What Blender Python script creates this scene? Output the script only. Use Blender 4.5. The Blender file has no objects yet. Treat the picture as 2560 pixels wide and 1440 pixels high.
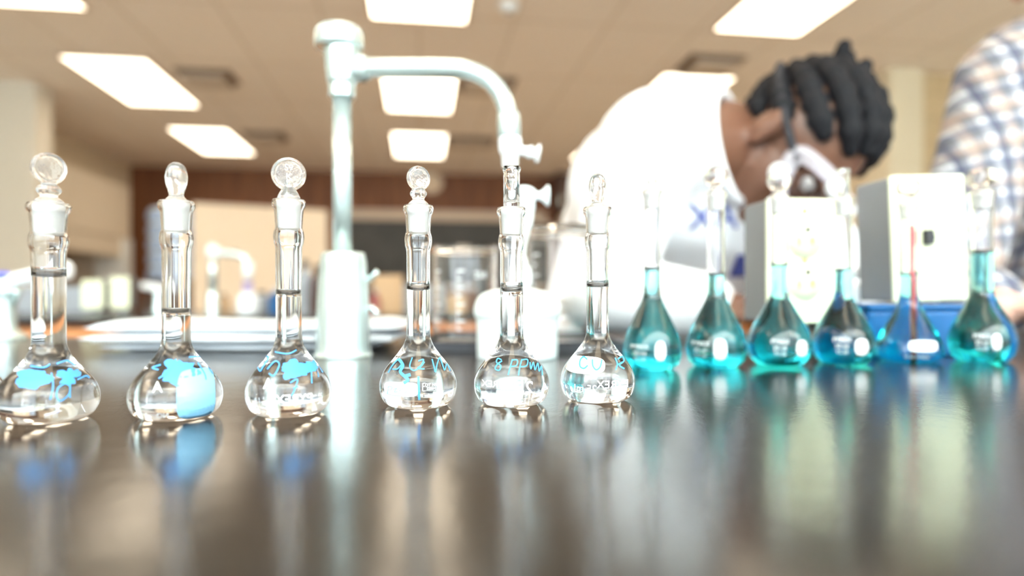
import bpy, bmesh, math, random
from mathutils import Vector, Matrix, Quaternion
from mathutils.bvhtree import BVHTree
random.seed(7)
PI = math.pi
SC = bpy.context.scene
COL = SC.collection

# ------------------------------------------------------------------ camera
F = 1650.0                    # focal length in pixels of the 2560 px frame
HY, EYE, T = 740.0, 0.970, 0.914   # horizon row, eye height, bench top height
PSI = math.radians(8.0)
RT = Vector((math.cos(PSI), -math.sin(PSI), 0))
FW = Vector((math.sin(PSI), math.cos(PSI), 0))
UP = Vector((0, 0, 1))
cam_d = bpy.data.cameras.new('camera')
cam = bpy.data.objects.new('camera', cam_d); COL.objects.link(cam)
cam.location = (0, 0, EYE)
cam.rotation_euler = (PI/2, 0, -PSI)
cam_d.sensor_width = 36.0
cam_d.lens = F/2560*36
cam_d.shift_y = 20/2560
cam_d.clip_start = 0.01
cam_d.dof.use_dof = True
cam_d.dof.focus_distance = 0.338
cam_d.dof.aperture_fstop = cam_d.lens/7.2
SC.camera = cam

def P(px, py, Z):             # world point seen at a pixel of the frame at depth Z
    return RT*((px-1280)/F*Z) + FW*Z + Vector((0, 0, EYE+(HY-py)/F*Z))
def G(px, Z, z=T):            # point at height z below/above that pixel column
    v = RT*((px-1280)/F*Z) + FW*Z
    return Vector((v.x, v.y, z))

# ------------------------------------------------------------------ view, world, lights
SC.view_settings.view_transform = 'Standard'
SC.view_settings.look = 'None'
SC.view_settings.gamma = 1
SC.view_settings.use_curve_mapping = False
SC.view_settings.exposure = 1.72
SC.cycles.max_bounces = 20
SC.cycles.transmission_bounces = 18
SC.cycles.glossy_bounces = 6
SC.cycles.diffuse_bounces = 5
SC.cycles.transparent_max_bounces = 12
SC.cycles.sample_clamp_indirect = 6.0
SC.cycles.blur_glossy = 0.5

W = bpy.data.worlds.new('sky'); SC.world = W; W.use_nodes = True
bg = W.node_tree.nodes['Background']
bg.inputs[0].default_value = (0.80, 0.92, 1.0, 1)
bg.inputs[1].default_value = 1.5

def area(name, loc, rot, sx, sy, power, col):
    l = bpy.data.lights.new(name, 'AREA'); l.shape = 'RECTANGLE'
    l.size = sx; l.size_y = sy; l.energy = power; l.color = col
    o = bpy.data.objects.new(name, l); COL.objects.link(o)
    o.location = loc; o.rotation_euler = rot
    return o
# daylight in the row of windows behind the camera
WIN_X = [-3.0, -1.0, 1.0, 3.0]
for wx in WIN_X:
    area('window_daylight', (wx, -2.30, 1.72), (PI/2+math.radians(36), 0, PI), 1.7, 1.5, 225, (0.76, 0.92, 1.0))
LAMP = 1.9                    # emission of the ceiling troffers

# ------------------------------------------------------------------ materials
MATS = {}
def mat(name, col, rough=0.5, metal=0.0, trans=0.0, ior=1.5, **k):
    m = bpy.data.materials.new(name); m.use_nodes = True
    b = m.node_tree.nodes['Principled BSDF']
    b.inputs['Base Color'].default_value = (*col, 1)
    b.inputs['Roughness'].default_value = rough
    b.inputs['Metallic'].default_value = metal
    b.inputs['Transmission Weight'].default_value = trans
    b.inputs['IOR'].default_value = ior
    for a, v in k.items():
        b.inputs[a.replace('_', ' ')].default_value = v
    MATS[name] = m
    return m
def nt(m):
    t = m.node_tree
    return t, t.nodes, t.links, t.nodes['Principled BSDF']
def noise_bump(m, scale, strength, dist=0.001, detail=3, stretch=None):
    t, N, L, b = nt(m)
    tc = N.new('ShaderNodeTexCoord'); n = N.new('ShaderNodeTexNoise'); bp = N.new('ShaderNodeBump')
    n.inputs['Scale'].default_value = scale; n.inputs['Detail'].default_value = detail
    bp.inputs['Strength'].default_value = strength; bp.inputs['Distance'].default_value = dist
    L.new(tc.outputs['Object'], n.inputs['Vector'])
    L.new(n.outputs['Fac'], bp.inputs['Height']); L.new(bp.outputs['Normal'], b.inputs['Normal'])
    return n
def noise_colour(m, c1, c2, scale, detail=4, stretch=(1, 1, 1)):
    t, N, L, b = nt(m)
    tc = N.new('ShaderNodeTexCoord'); mp = N.new('ShaderNodeMapping'); n = N.new('ShaderNodeTexNoise'); r = N.new('ShaderNodeValToRGB')
    mp.inputs['Scale'].default_value = stretch
    n.inputs['Scale'].default_value = scale; n.inputs['Detail'].default_value = detail
    r.color_ramp.elements[0].color = (*c1, 1); r.color_ramp.elements[1].color = (*c2, 1)
    r.color_ramp.elements[0].position = 0.35; r.color_ramp.elements[1].position = 0.65
    L.new(tc.outputs['Object'], mp.inputs[0]); L.new(mp.outputs[0], n.inputs['Vector'])
    L.new(n.outputs['Fac'], r.inputs[0]); L.new(r.outputs[0], b.inputs['Base Color'])

glass = mat('clear_glass', (1, 1, 1), 0.0, 0, 1, 1.47)
water = mat('water', (1, 1, 1), 0.0, 0, 1, 0.905)   # seen from inside the glass: 1.33/1.47
def absorb(m, col, dens):
    t = m.node_tree; v = t.nodes.new('ShaderNodeVolumeAbsorption')
    v.inputs['Color'].default_value = (*col, 1); v.inputs['Density'].default_value = dens
    t.links.new(v.outputs[0], t.nodes['Material Output'].inputs['Volume'])
teal = mat('teal_solution', (1, 1, 1), 0.0, 0, 1, 0.905); absorb(teal, (0.0, 0.90, 0.93), 95)
pressed = mat('pressed_glass', (1, 1, 1), 0.13, 0, 0.93, 1.47); noise_bump(pressed, 500, 0.35, 0.0008)
frost = mat('ground_glass', (0.97, 0.98, 0.98), 0.45, 0, 0.30, 1.3)
noise_bump(frost, 900, 0.25, 0.0003)
epoxy = mat('black_epoxy', (0.012, 0.011, 0.010), 0.17, 0, 0, 1.5)
def epoxy_nodes(m):
    t, N, L, b = nt(m)
    tc = N.new('ShaderNodeTexCoord'); n = N.new('ShaderNodeTexNoise'); n2 = N.new('ShaderNodeTexNoise'); ad = N.new('ShaderNodeMath'); bp = N.new('ShaderNodeBump')
    n.inputs['Scale'].default_value = 420; n.inputs['Detail'].default_value = 2
    n2.inputs['Scale'].default_value = 60; n2.inputs['Detail'].default_value = 2
    ad.operation = 'MULTIPLY_ADD'; ad.inputs[1].default_value = 0.5
    bp.inputs['Strength'].default_value = 0.30; bp.inputs['Distance'].default_value = 0.0004
    L.new(tc.outputs['Object'], n.inputs['Vector']); L.new(tc.outputs['Object'], n2.inputs['Vector'])
    L.new(n.outputs['Fac'], ad.inputs[0]); L.new(n2.outputs['Fac'], ad.inputs[2])
    L.new(ad.outputs[0], bp.inputs['Height']); L.new(bp.outputs['Normal'], b.inputs['Normal'])
epoxy_nodes(epoxy)
chrome = mat('brushed_grey_metal', (0.66, 0.78, 0.78), 0.27, 0.7)
noise_bump(chrome, 350, 0.12, 0.0004)
white_pl = mat('white_plastic', (0.88, 0.92, 0.94), 0.35)
jug_pl = mat('milky_plastic', (0.84, 0.92, 0.94), 0.4, Subsurface_Weight=0.3, Subsurface_Radius=(0.01, 0.01, 0.01))
cream = mat('cream_plate', (0.85, 0.88, 0.64), 0.45)
grey_side = mat('grey_cast_box', (0.22, 0.225, 0.235), 0.6); noise_bump(grey_side, 300, 0.3, 0.0005)
black_pl = mat('black_plastic', (0.02, 0.02, 0.025), 0.4)
black_el = mat('black_elastic', (0.015, 0.015, 0.02), 0.7)
blue_pl = mat('blue_plastic', (0.0, 0.10, 0.30), 0.45)
red_pl = mat('red_glass', (0.75, 0.03, 0.03), 0.2)
brass = mat('brass_contact', (0.45, 0.35, 0.12), 0.5, 0.4)
ink = mat('blue_marker_ink', (0.06, 0.30, 0.72), 0.5)
ink_pale = mat('pale_blue_ink', (0.26, 0.58, 0.85), 0.5)
enamel = mat('white_enamel_print', (0.72, 0.74, 0.75), 0.4)
navy = mat('navy_print', (0.06, 0.09, 0.35), 0.6)
towel_m = mat('white_terry', (0.80, 0.85, 0.90), 0.95); noise_bump(towel_m, 700, 0.9, 0.002)
shirt_m = mat('white_cotton', (0.90, 0.92, 0.95), 0.9); noise_bump(shirt_m, 40, 0.25, 0.004)
skin_m = mat('brown_skin', (0.16, 0.072, 0.042), 0.42, Subsurface_Weight=0.05)
skin2_m = mat('light_skin', (0.62, 0.38, 0.29), 0.5, Subsurface_Weight=0.05)
hair_m = mat('black_hair', (0.006, 0.006, 0.008), 0.7, Specular_IOR_Level=0.25); noise_bump(hair_m, 300, 0.7, 0.002)
jean_m = mat('dark_denim', (0.04, 0.06, 0.12), 0.9)
shoe_m = mat('black_shoe', (0.02, 0.02, 0.02), 0.5)
eye_m = mat('eye_white', (0.85, 0.85, 0.83), 0.2)
gog_m = mat('goggle_vinyl', (0.86, 0.83, 0.90), 0.25, 0, 0.55, 1.25)
lens_m = mat('goggle_lens', (1, 1, 1), 0.02, 0, 1, 1.1)
wood = mat('orange_oak', (0.5, 0.22, 0.08), 0.5); noise_colour(wood, (0.46, 0.20, 0.075), (0.62, 0.29, 0.11), 6, 5, (1, 1, 8))
oak2 = mat('bright_oak', (0.5, 0.2, 0.06), 0.5); noise_colour(oak2, (0.48, 0.18, 0.055), (0.58, 0.24, 0.085), 6, 5, (1, 1, 8))
panel = mat('brown_panelling', (0.15, 0.055, 0.02), 0.6); noise_colour(panel, (0.13, 0.042, 0.014), (0.21, 0.08, 0.028), 3, 4, (4, 1, 0.4))
dark_wood = mat('dark_walnut', (0.06, 0.022, 0.01), 0.5); noise_colour(dark_wood, (0.05, 0.02, 0.009), (0.085, 0.033, 0.014), 4, 4, (6, 1, 1))
chalk = mat('slate_board', (0.055, 0.058, 0.060), 0.7); noise_colour(chalk, (0.048, 0.052, 0.054), (0.07, 0.072, 0.073), 2)
frame_m = mat('pale_frame', (0.55, 0.45, 0.36), 0.5)
board_m = mat('cream_board', (0.80, 0.66, 0.50), 0.6)
wall_m = mat('beige_wall', (0.72, 0.62, 0.46), 0.8); noise_bump(wall_m, 80, 0.1, 0.002)
wall2_m = mat('pale_wall', (0.66, 0.62, 0.54), 0.8); noise_bump(wall2_m, 80, 0.1, 0.002)
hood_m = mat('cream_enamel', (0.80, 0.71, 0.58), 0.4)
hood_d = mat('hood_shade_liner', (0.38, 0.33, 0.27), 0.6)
diff_m = mat('diffuser_paint', (0.58, 0.50, 0.42), 0.6)
slot_m = mat('dark_slot', (0.20, 0.14, 0.09), 0.8)
floor_m = mat('vinyl_floor', (0.35, 0.30, 0.25), 0.35); noise_colour(floor_m, (0.58, 0.52, 0.45), (0.66, 0.60, 0.52), 5)
pale_blue = mat('pale_blue_plastic', (0.42, 0.56, 0.80), 0.4)
amber = mat('dark_bottle_glass', (0.05, 0.018, 0.012), 0.2)
card = mat('cardboard', (0.50, 0.33, 0.19), 0.85)
grey_pl = mat('grey_plastic', (0.30, 0.32, 0.35), 0.5)
violet = mat('violet_plastic', (0.42, 0.34, 0.55), 0.5)

block_m = mat('beige_block_wall', (0.60, 0.46, 0.28), 0.85)
def _blk():
    t, N, L, b = nt(block_m)
    tc = N.new('ShaderNodeTexCoord'); mp = N.new('ShaderNodeMapping'); br = N.new('ShaderNodeTexBrick')
    mp.inputs['Rotation'].default_value = (PI/2, 0, 0)
    br.inputs['Color1'].default_value = (0.60, 0.46, 0.28, 1); br.inputs['Color2'].default_value = (0.56, 0.43, 0.26, 1)
    br.inputs['Mortar'].default_value = (0.48, 0.36, 0.22, 1); br.inputs['Scale'].default_value = 1
    br.inputs['Brick Width'].default_value = 0.4; br.inputs['Row Height'].default_value = 0.2; br.inputs['Mortar Size'].default_value = 0.008
    L.new(tc.outputs['Object'], mp.inputs[0]); L.new(mp.outputs[0], br.inputs['Vector']); L.new(br.outputs['Color'], b.inputs['Base Color'])
_blk()
ceil_m = mat('ceiling_tile', (0.74, 0.66, 0.57), 0.9)
def _ceil():
    t, N, L, b = nt(ceil_m)
    tc = N.new('ShaderNodeTexCoord'); br = N.new('ShaderNodeTexBrick')
    br.offset = 0; br.inputs['Scale'].default_value = 1
    br.inputs['Color1'].default_value = (0.88, 0.80, 0.72, 1); br.inputs['Color2'].default_value = (0.86, 0.78, 0.70, 1)
    br.inputs['Mortar'].default_value = (0.74, 0.65, 0.56, 1)
    br.inputs['Brick Width'].default_value = 0.62; br.inputs['Row Height'].default_value = 1.065; br.inputs['Mortar Size'].default_value = 0.012
    L.new(tc.outputs['Object'], br.inputs['Vector']); L.new(br.outputs['Color'], b.inputs['Base Color'])
_ceil()
plaid = mat('plaid_flannel', (0.8, 0.8, 0.8), 0.95)
def _plaid():
    t, N, L, b = nt(plaid)
    tc = N.new('ShaderNodeTexCoord')
    mp = N.new('ShaderNodeMapping'); mp.inputs['Rotation'].default_value = (0.1, 0.12, 0.3)
    L.new(tc.outputs['Object'], mp.inputs[0])
    sx = N.new('ShaderNodeSeparateXYZ')
    ns = N.new('ShaderNodeTexNoise'); ns.inputs['Scale'].default_value = 6
    vm = N.new('ShaderNodeVectorMath'); vm.operation = 'SCALE'; vm.inputs['Scale'].default_value = 0.03
    va = N.new('ShaderNodeVectorMath'); va.operation = 'ADD'
    L.new(mp.outputs[0], ns.inputs['Vector']); L.new(ns.outputs['Color'], vm.inputs[0])
    L.new(mp.outputs[0], va.inputs[0]); L.new(vm.outputs[0], va.inputs[1]); L.new(va.outputs[0], sx.inputs[0])
    def stripes(sock, freq, ph, lo):
        m1 = N.new('ShaderNodeMath'); m1.operation = 'MULTIPLY_ADD'; m1.inputs[1].default_value = freq; m1.inputs[2].default_value = ph
        m2 = N.new('ShaderNodeMath'); m2.operation = 'SINE'
        m3 = N.new('ShaderNodeMath'); m3.operation = 'GREATER_THAN'; m3.inputs[1].default_value = lo
        L.new(sock, m1.inputs[0]); L.new(m1.outputs[0], m2.inputs[0]); L.new(m2.outputs[0], m3.inputs[0])
        return m3.outputs[0]
    cur = None
    prev = (0.64, 0.66, 0.70)
    for sock, fr, ph, lo, col, fac in ((sx.outputs['X'], 230, 0, -0.1, (0.08, 0.08, 0.10), 0.62), (sx.outputs['Z'], 230, 1, -0.1, (0.08, 0.08, 0.10), 0.62),
                                  (sx.outputs['X'], 115, 2.1, 0.75, (0.40, 0.26, 0.18), 0.45), (sx.outputs['Z'], 115, 0.4, 0.75, (0.40, 0.26, 0.18), 0.45),
                                  (sx.outputs['X'], 115, 4.4, 0.88, (0.05, 0.06, 0.12), 0.6), (sx.outputs['Z'], 115, 3.4, 0.88, (0.05, 0.06, 0.12), 0.6)):
        s = stripes(sock, fr, ph, lo)
        f = N.new('ShaderNodeMath'); f.operation = 'MULTIPLY'; f.inputs[1].default_value = fac; L.new(s, f.inputs[0])
        mx = N.new('ShaderNodeMix'); mx.data_type = 'RGBA'
        L.new(f.outputs[0], mx.inputs['Factor'])
        if cur is None: mx.inputs[6].default_value = (*prev, 1)
        else: L.new(cur, mx.inputs[6])
        mx.inputs[7].default_value = (*col, 1)
        cur = mx.outputs[2]
    L.new(cur, b.inputs['Base Color'])
_plaid()
def emis(name, col, s):
    m = bpy.data.materials.new(name); m.use_nodes = True
    N = m.node_tree.nodes; N.remove(N['Principled BSDF'])
    e = N.new('ShaderNodeEmission'); e.inputs[0].default_value = (*col, 1); e.inputs[1].default_value = s
    m.node_tree.links.new(e.outputs[0], N['Material Output'].inputs[0])
    return m
lamp_m = emis('fluorescent_diffuser', (1.0, 0.84, 0.62), LAMP)

# ------------------------------------------------------------------ mesh helpers
def obj(name, bm, m, parent=None, smooth=True, loc=None, label=None):
    me = bpy.data.meshes.new(name)
    if isinstance(bm, bpy.types.Mesh): me = bm
    else:
        bmesh.ops.recalc_face_normals(bm, faces=bm.faces); bm.to_mesh(me); bm.free()
    me.materials.clear(); me.materials.append(m)
    if smooth:
        for p in me.polygons: p.use_smooth = True
    o = bpy.data.objects.new(name, me); COL.objects.link(o)
    if parent: o.parent = parent
    if loc is not None: o.location = loc
    if label: o['label'] = label
    return o
def thing(name, label, cat, loc=(0, 0, 0), rot=(0, 0, 0), group=None):
    o = bpy.data.objects.new(name, None); COL.objects.link(o)
    o.location = loc; o.rotation_euler = rot; o['label'] = label; o['category'] = cat
    o.empty_display_size = 0.02
    if group: o['group'] = group
    return o
def tag(o, label, cat, group=None):
    o['label'] = label; o['category'] = cat
    if group: o['group'] = group
    return o
def struct(name, bm, m, parent=None, loc=None, smooth=False):
    o = obj(name, bm, m, parent, smooth, loc)
    if not parent: o['kind'] = 'structure'
    return o
def box(bm, x0, x1, y0, y1, z0, z1, M=None, bev=0.0):
    t = bmesh.new()
    bmesh.ops.create_cube(t, size=1)
    for v in t.verts:
        v.co = Vector((x0+(v.co.x+.5)*(x1-x0), y0+(v.co.y+.5)*(y1-y0), z0+(v.co.z+.5)*(z1-z0)))
    if bev > 0: bmesh.ops.bevel(t, geom=t.edges[:], offset=bev, segments=3, affect='EDGES', profile=0.5)
    join(bm, t, M)
def join(bm, t, M=None):
    if M is not None: t.transform(M)
    me = bpy.data.meshes.new('tmp'); t.to_mesh(me); t.free(); bm.from_mesh(me); bpy.data.meshes.remove(me)
def lathe(bm, prof, seg=64, M=None, closed=False):
    t = bmesh.new(); rings = []
    for r, z in prof:
        if r < 1e-6: rings.append([t.verts.new((0, 0, z))])
        else: rings.append([t.verts.new((r*math.cos(2*PI*i/seg), r*math.sin(2*PI*i/seg), z)) for i in range(seg)])
    n = len(rings)
    for a in range(n if closed else n-1):
        A, B = rings[a], rings[(a+1) % n]
        if len(A) == 1 and len(B) == 1: continue
        for i in range(seg):
            j = (i+1) % seg
            if len(A) == 1: t.faces.new((A[0], B[i], B[j]))
            elif len(B) == 1: t.faces.new((A[i], B[0], A[j]))
            else: t.faces.new((A[i], B[i], B[j], A[j]))
    join(bm, t, M)
def smoothp(pts, n=6):        # Catmull-Rom through the points
    out = []
    for i in range(len(pts)-1):
        p0 = Vector(pts[max(i-1, 0)]); p1 = Vector(pts[i]); p2 = Vector(pts[i+1]); p3 = Vector(pts[min(i+2, len(pts)-1)])
        for k in range(n):
            s = k/n
            out.append(0.5*((2*p1)+(p2-p0)*s+(2*p0-5*p1+4*p2-p3)*s*s+(3*p1-p0-3*p2+p3)*s**3))
    out.append(Vector(pts[-1])); return out
def tube(bm, pts, rad, seg=16, caps=True, flat=None, M=None):
    pts = [Vector(p) for p in pts]
    if not hasattr(rad, '__len__'): rad = [rad]*len(pts)
    t = bmesh.new(); rings = []; prev = None
    for i, p in enumerate(pts):
        d = (pts[min(i+1, len(pts)-1)]-pts[max(i-1, 0)]).normalized()
        if prev is None:
            a = d.orthogonal().normalized()
        else:
            a = (prev-d*prev.dot(d)).normalized()
        prev = a; b = d.cross(a)
        rings.append([t.verts.new(p+rad[i]*(math.cos(2*PI*k/seg)*a+math.sin(2*PI*k/seg)*b)) for k in range(seg)])
    for A, B in zip(rings, rings[1:]):
        for k in range(seg): t.faces.new((A[k], A[(k+1) % seg], B[(k+1) % seg], B[k]))
    if caps: t.faces.new(rings[0][::-1]); t.faces.new(rings[-1])
    join(bm, t, M)
def ell(bm, c, r, R=None, sub=3):
    t = bmesh.new(); bmesh.ops.create_icosphere(t, subdivisions=sub, radius=1)
    r = r if hasattr(r, '__len__') else (r, r, r)
    M = Matrix.Translation(Vector(c)) @ (R.to_4x4() if R is not None else Matrix.Identity(4)) @ Matrix.Diagonal((*r, 1))
    join(bm, t, M)
def cap(bm, p0, r0, p1, r1, seg=20):   # tapered capsule
    p0 = Vector(p0); p1 = Vector(p1); d = p1-p0; L = d.length
    if L < 1e-6: return ell(bm, p0, r0)
    prof = []
    for k in range(7):
        a = -PI/2+k*PI/2/6; prof.append((r0*math.cos(a) if k else 0, r0*math.sin(a)))
    for k in range(7):
        a = k*PI/2/6; prof.append((r1*math.cos(a) if k < 6 else 0, L+r1*math.sin(a)))
    q = Vector((0, 0, 1)).rotation_difference(d.normalized())
    lathe(bm, prof, seg, Matrix.Translation(p0) @ q.to_matrix().to_4x4())
def remesh(bm, voxel, smooth_it=4):    # weld overlapping shapes into one continuous skin
    me = bpy.data.meshes.new('tmp'); bmesh.ops.recalc_face_normals(bm, faces=bm.faces); bm.to_mesh(me); bm.free()
    o = bpy.data.objects.new('tmp', me); COL.objects.link(o)
    md = o.modifiers.new('r', 'REMESH'); md.mode = 'VOXEL'; md.voxel_size = voxel
    ms = o.modifiers.new('s', 'SMOOTH'); ms.iterations = smooth_it; ms.factor = 0.5
    dg = bpy.context.evaluated_depsgraph_get(); dg.update()
    res = bpy.data.meshes.new_from_object(o.evaluated_get(dg))
    bpy.data.objects.remove(o); bpy.data.meshes.remove(me)
    return res
def text_mesh(s, size, shear=0.0, cuts=1):   # flat lettering in the xy plane as a bmesh, centred
    c = bpy.data.curves.new('t', 'FONT'); c.body = s; c.size = size; c.align_x = 'CENTER'; c.align_y = 'CENTER'; c.shear = shear
    c.resolution_u = 3; c.offset = size*0.012
    o = bpy.data.objects.new('t', c); COL.objects.link(o)
    dg = bpy.context.evaluated_depsgraph_get(); dg.update()
    me = bpy.data.meshes.new_from_object(o.evaluated_get(dg)); bpy.data.objects.remove(o); bpy.data.curves.remove(c)
    bm = bmesh.new(); bm.from_mesh(me); bpy.data.meshes.remove(me)
    bmesh.ops.triangulate(bm, faces=bm.faces)
    if cuts:
        bmesh.ops.subdivide_edges(bm, edges=[e for e in bm.edges if e.calc_length() > size*0.25], cuts=cuts)
        bmesh.ops.triangulate(bm, faces=bm.faces)
    return bm
def ribbon(bm, pts, w):       # flat pen stroke in the xy plane
    pts = smoothp([(p[0], p[1], 0) for p in pts], 5) if len(pts) > 2 else [Vector((p[0], p[1], 0)) for p in pts]
    prev = None
    for i, p in enumerate(pts):
        d = pts[min(i+1, len(pts)-1)]-pts[max(i-1, 0)]
        if d.length < 1e-9: continue
        n = Vector((-d.y, d.x, 0)).normalized()*w/2
        a, b = bm.verts.new(p+n), bm.verts.new(p-n)
        if prev: bm.faces.new((prev[0], prev[1], b, a))
        prev = (a, b)

# ------------------------------------------------------------------ the room
CZ = EYE+1.8                  # ceiling height
def slab(name, x0, x1, y0, y1, z0, z1, m, parent=None):
    bm = bmesh.new(); box(bm, x0, x1, y0, y1, z0, z1); return struct(name, bm, m, parent)
slab('floor', -6, 6.6, -2.6, 10.2, -0.1, 0, floor_m)
slab('ceiling', -6, 6.6, -2.6, 10.2, CZ, CZ+0.1, ceil_m)
slab('wall_far', -6, 6.6, 9.75, 9.9, 0, CZ, panel)
slab('wall_left', -4.1, -3.95, 6.3, 9.75, 0, CZ, wall_m)
slab('wall_left_pier', -6, -3.19, 6.05, 6.3, 0, CZ, wall2_m)
slab('wall_left_near', -6.1, -5.9, -2.4, 6.05, 0, CZ, wall2_m)
slab('wall_right_pier', 3.95, 6.5, 4.8, 5.0, 0, CZ, block_m)
slab('wall_right', 3.80, 3.95, 5.0, 9.75, 0, CZ, wall_m)
slab('wall_right_near', 6.4, 6.6, -2.4, 4.8, 0, CZ, wall2_m)
slab('trim_1', 3.66, 3.95, 4.72, 5.0, 0, CZ, mat('cream_column', (0.72, 0.64, 0.48), 0.7))
# wall behind the camera with its four windows
bm = bmesh.new()
box(bm, -6, 6.4, -2.4, -2.2, 0, 0.95); box(bm, -6, 6.4, -2.4, -2.2, 2.5, CZ)
xs = [-6]+[v for wx in WIN_X for v in (wx-0.88, wx+0.88)]+[6.4]
for i in range(0, len(xs), 2): box(bm, xs[i], xs[i+1], -2.4, -2.2, 0.95, 2.5)
struct('wall_back', bm, wall2_m)
for n, wx in enumerate(WIN_X):
    bm = bmesh.new()
    for x in (-0.88, -0.29, 0.29, 0.84): box(bm, wx+x, wx+x+0.04, -2.27, -2.20, 0.95, 2.5)
    for z in (0.95, 1.70, 2.46): box(bm, wx-0.88, wx+0.88, -2.27, -2.20, z, z+0.04)
    struct('window_%d' % (n+1), bm, white_pl)
# chalkboard, clock and far furniture
c0 = P(880, 555, 9.5)
YF = 9.75
def wx_at(px, Y):             # room x of the pixel column on the plane y = Y
    k = (px-1280)/F
    return Y*(k*math.cos(PSI)+math.sin(PSI))/(math.cos(PSI)-k*math.sin(PSI))
def wz_at(px, py, Y):
    X = wx_at(px, Y); Z = X*math.sin(PSI)+Y*math.cos(PSI)
    return EYE+(HY-py)/F*Z
def at(px, py, Y):
    return Vector((wx_at(px, Y), Y, wz_at(px, py, Y)))
t = thing('chalkboard', 'long dark grey chalkboard in a pale frame on the brown far wall', 'chalkboard', (0, YF-0.05, 0))
x0, x1 = wx_at(860, YF), wx_at(1352, YF); zt, zb = wz_at(1100, 553, YF), wz_at(1100, 712, YF)
bm = bmesh.new(); box(bm, x0, x1, 0, 0.04, zb, zt); obj('board_surface', bm, chalk, t, False)
bm = bmesh.new(); box(bm, x0-0.06, x1+0.06, -0.02, 0.04, zt, zt+0.15); box(bm, x0-0.06, x1+0.06, -0.02, 0.04, zb-0.06, zb)
box(bm, x1, x1+0.15, -0.02, 0.04, zb, zt); obj('board_frame', bm, frame_m, t, False)
t = thing('wall_clock', 'round cream wall clock above the chalkboard', 'clock', at(1080, 458, YF-0.03))
bm = bmesh.new(); lathe(bm, [(0, -0.03), (0.15, -0.03), (0.16, -0.02), (0.16, 0.03), (0, 0.03)], 40, Matrix.Rotation(PI/2, 4, 'X')); obj('clock_case', bm, frame_m, t)
bm = bmesh.new(); lathe(bm, [(0, 0), (0.135, 0), (0.135, 0.006), (0, 0.006)], 40, Matrix.Translation((0, -0.028, 0)) @ Matrix.Rotation(PI/2, 4, 'X')); obj('clock_face', bm, board_m, t, False)
bm = bmesh.new(); box(bm, -0.005, 0.005, -0.042, -0.038, 0, 0.10); obj('clock_hand', bm, black_pl, t, False)
bm = bmesh.new(); box(bm, 0, 0.07, -0.042, -0.038, -0.005, 0.005); obj('clock_hand', bm, black_pl, t, False)
# dark upper cabinets on the far wall, right
t = thing('wall_cabinet', 'dark walnut wall cabinet to the right of the chalkboard', 'cabinet', (0, YF-0.35, 0))
xa, xb = wx_at(1392, YF-.35), wx_at(1600, YF-.35); za, zb2 = wz_at(1450, 428, YF-.35), wz_at(1450, 528, YF-.35)
bm = bmesh.new(); box(bm, xa, xb, 0.02, 0.34, zb2, za); obj('carcass', bm, dark_wood, t, False)
for k in range(2):
    bm = bmesh.new(); w = (xb-xa)/2; box(bm, xa+k*w+0.01, xa+(k+1)*w-0.01, 0, 0.02, zb2+0.01, za-0.01, bev=0.003); d = obj('door', bm, dark_wood, t, False)
    bm = bmesh.new(); box(bm, xa+k*w+0.05, xa+k*w+0.07, -0.03, 0, zb2+0.08, zb2+0.2); obj('handle', bm, chrome, d, False)
t = thing('supply_carton', 'cream carton under the dark wall cabinet', 'box', at(1428, 590, YF-.30))
bm = bmesh.new(); box(bm, -0.16, 0.16, -0.12, 0.12, 0, 0.30, bev=0.008); obj('carton', bm, board_m, t, False)
bm = bmesh.new(); box(bm, -0.04, 0.04, -0.123, 0.123, 0.02, 0.303); obj('packing_tape', bm, card, t, False)
# sideboard below chalkboard level carries the carton and the tubs
def cabinet(name, label, x0, x1, y0, y1, h, m, nd, top=None):
    t = thing(name, label, 'cabinet', ((x0+x1)/2, y0, 0)); w = (x1-x0)
    bm = bmesh.new(); box(bm, -w/2, w/2, 0.02, y1-y0, 0.0, h); obj('carcass', bm, m, t, False)
    dw = w/nd
    for k in range(nd):
        bm = bmesh.new(); box(bm, -w/2+k*dw+0.004, -w/2+(k+1)*dw-0.004, 0, 0.02, 0.10, h-0.2, bev=0.003); d = obj('door', bm, m, t, False)
        bm = bmesh.new(); tube(bm, [(-w/2+k*dw+0.05, 0, h-0.34), (-w/2+k*dw+0.05, -0.025, h-0.34), (-w/2+k*dw+0.05, -0.025, h-0.24), (-w/2+k*dw+0.05, 0, h-0.24)], 0.005, 8); obj('handle', bm, chrome, d)
        bm = bmesh.new(); box(bm, -w/2+k*dw+0.004, -w/2+(k+1)*dw-0.004, 0, 0.02, h-0.19, h-0.01, bev=0.003); d = obj('drawer', bm, m, t, False)
        bm = bmesh.new(); tube(bm, [(-w/2+(k+.5)*dw-0.05, 0, h-0.1), (-w/2+(k+.5)*dw-0.05, -0.025, h-0.1), (-w/2+(k+.5)*dw+0.05, -0.025, h-0.1), (-w/2+(k+.5)*dw+0.05, 0, h-0.1)], 0.005, 8); obj('handle', bm, chrome, d)
    return t
hz = wz_at(1428, 590, YF-.30)
cabinet('tall_sideboard', 'brown wooden sideboard under the dark wall cabinet on the far wall', wx_at(1400, 9.3), wx_at(1620, 9.3), 9.28, 9.74, hz-0.002, panel, 3)
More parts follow.
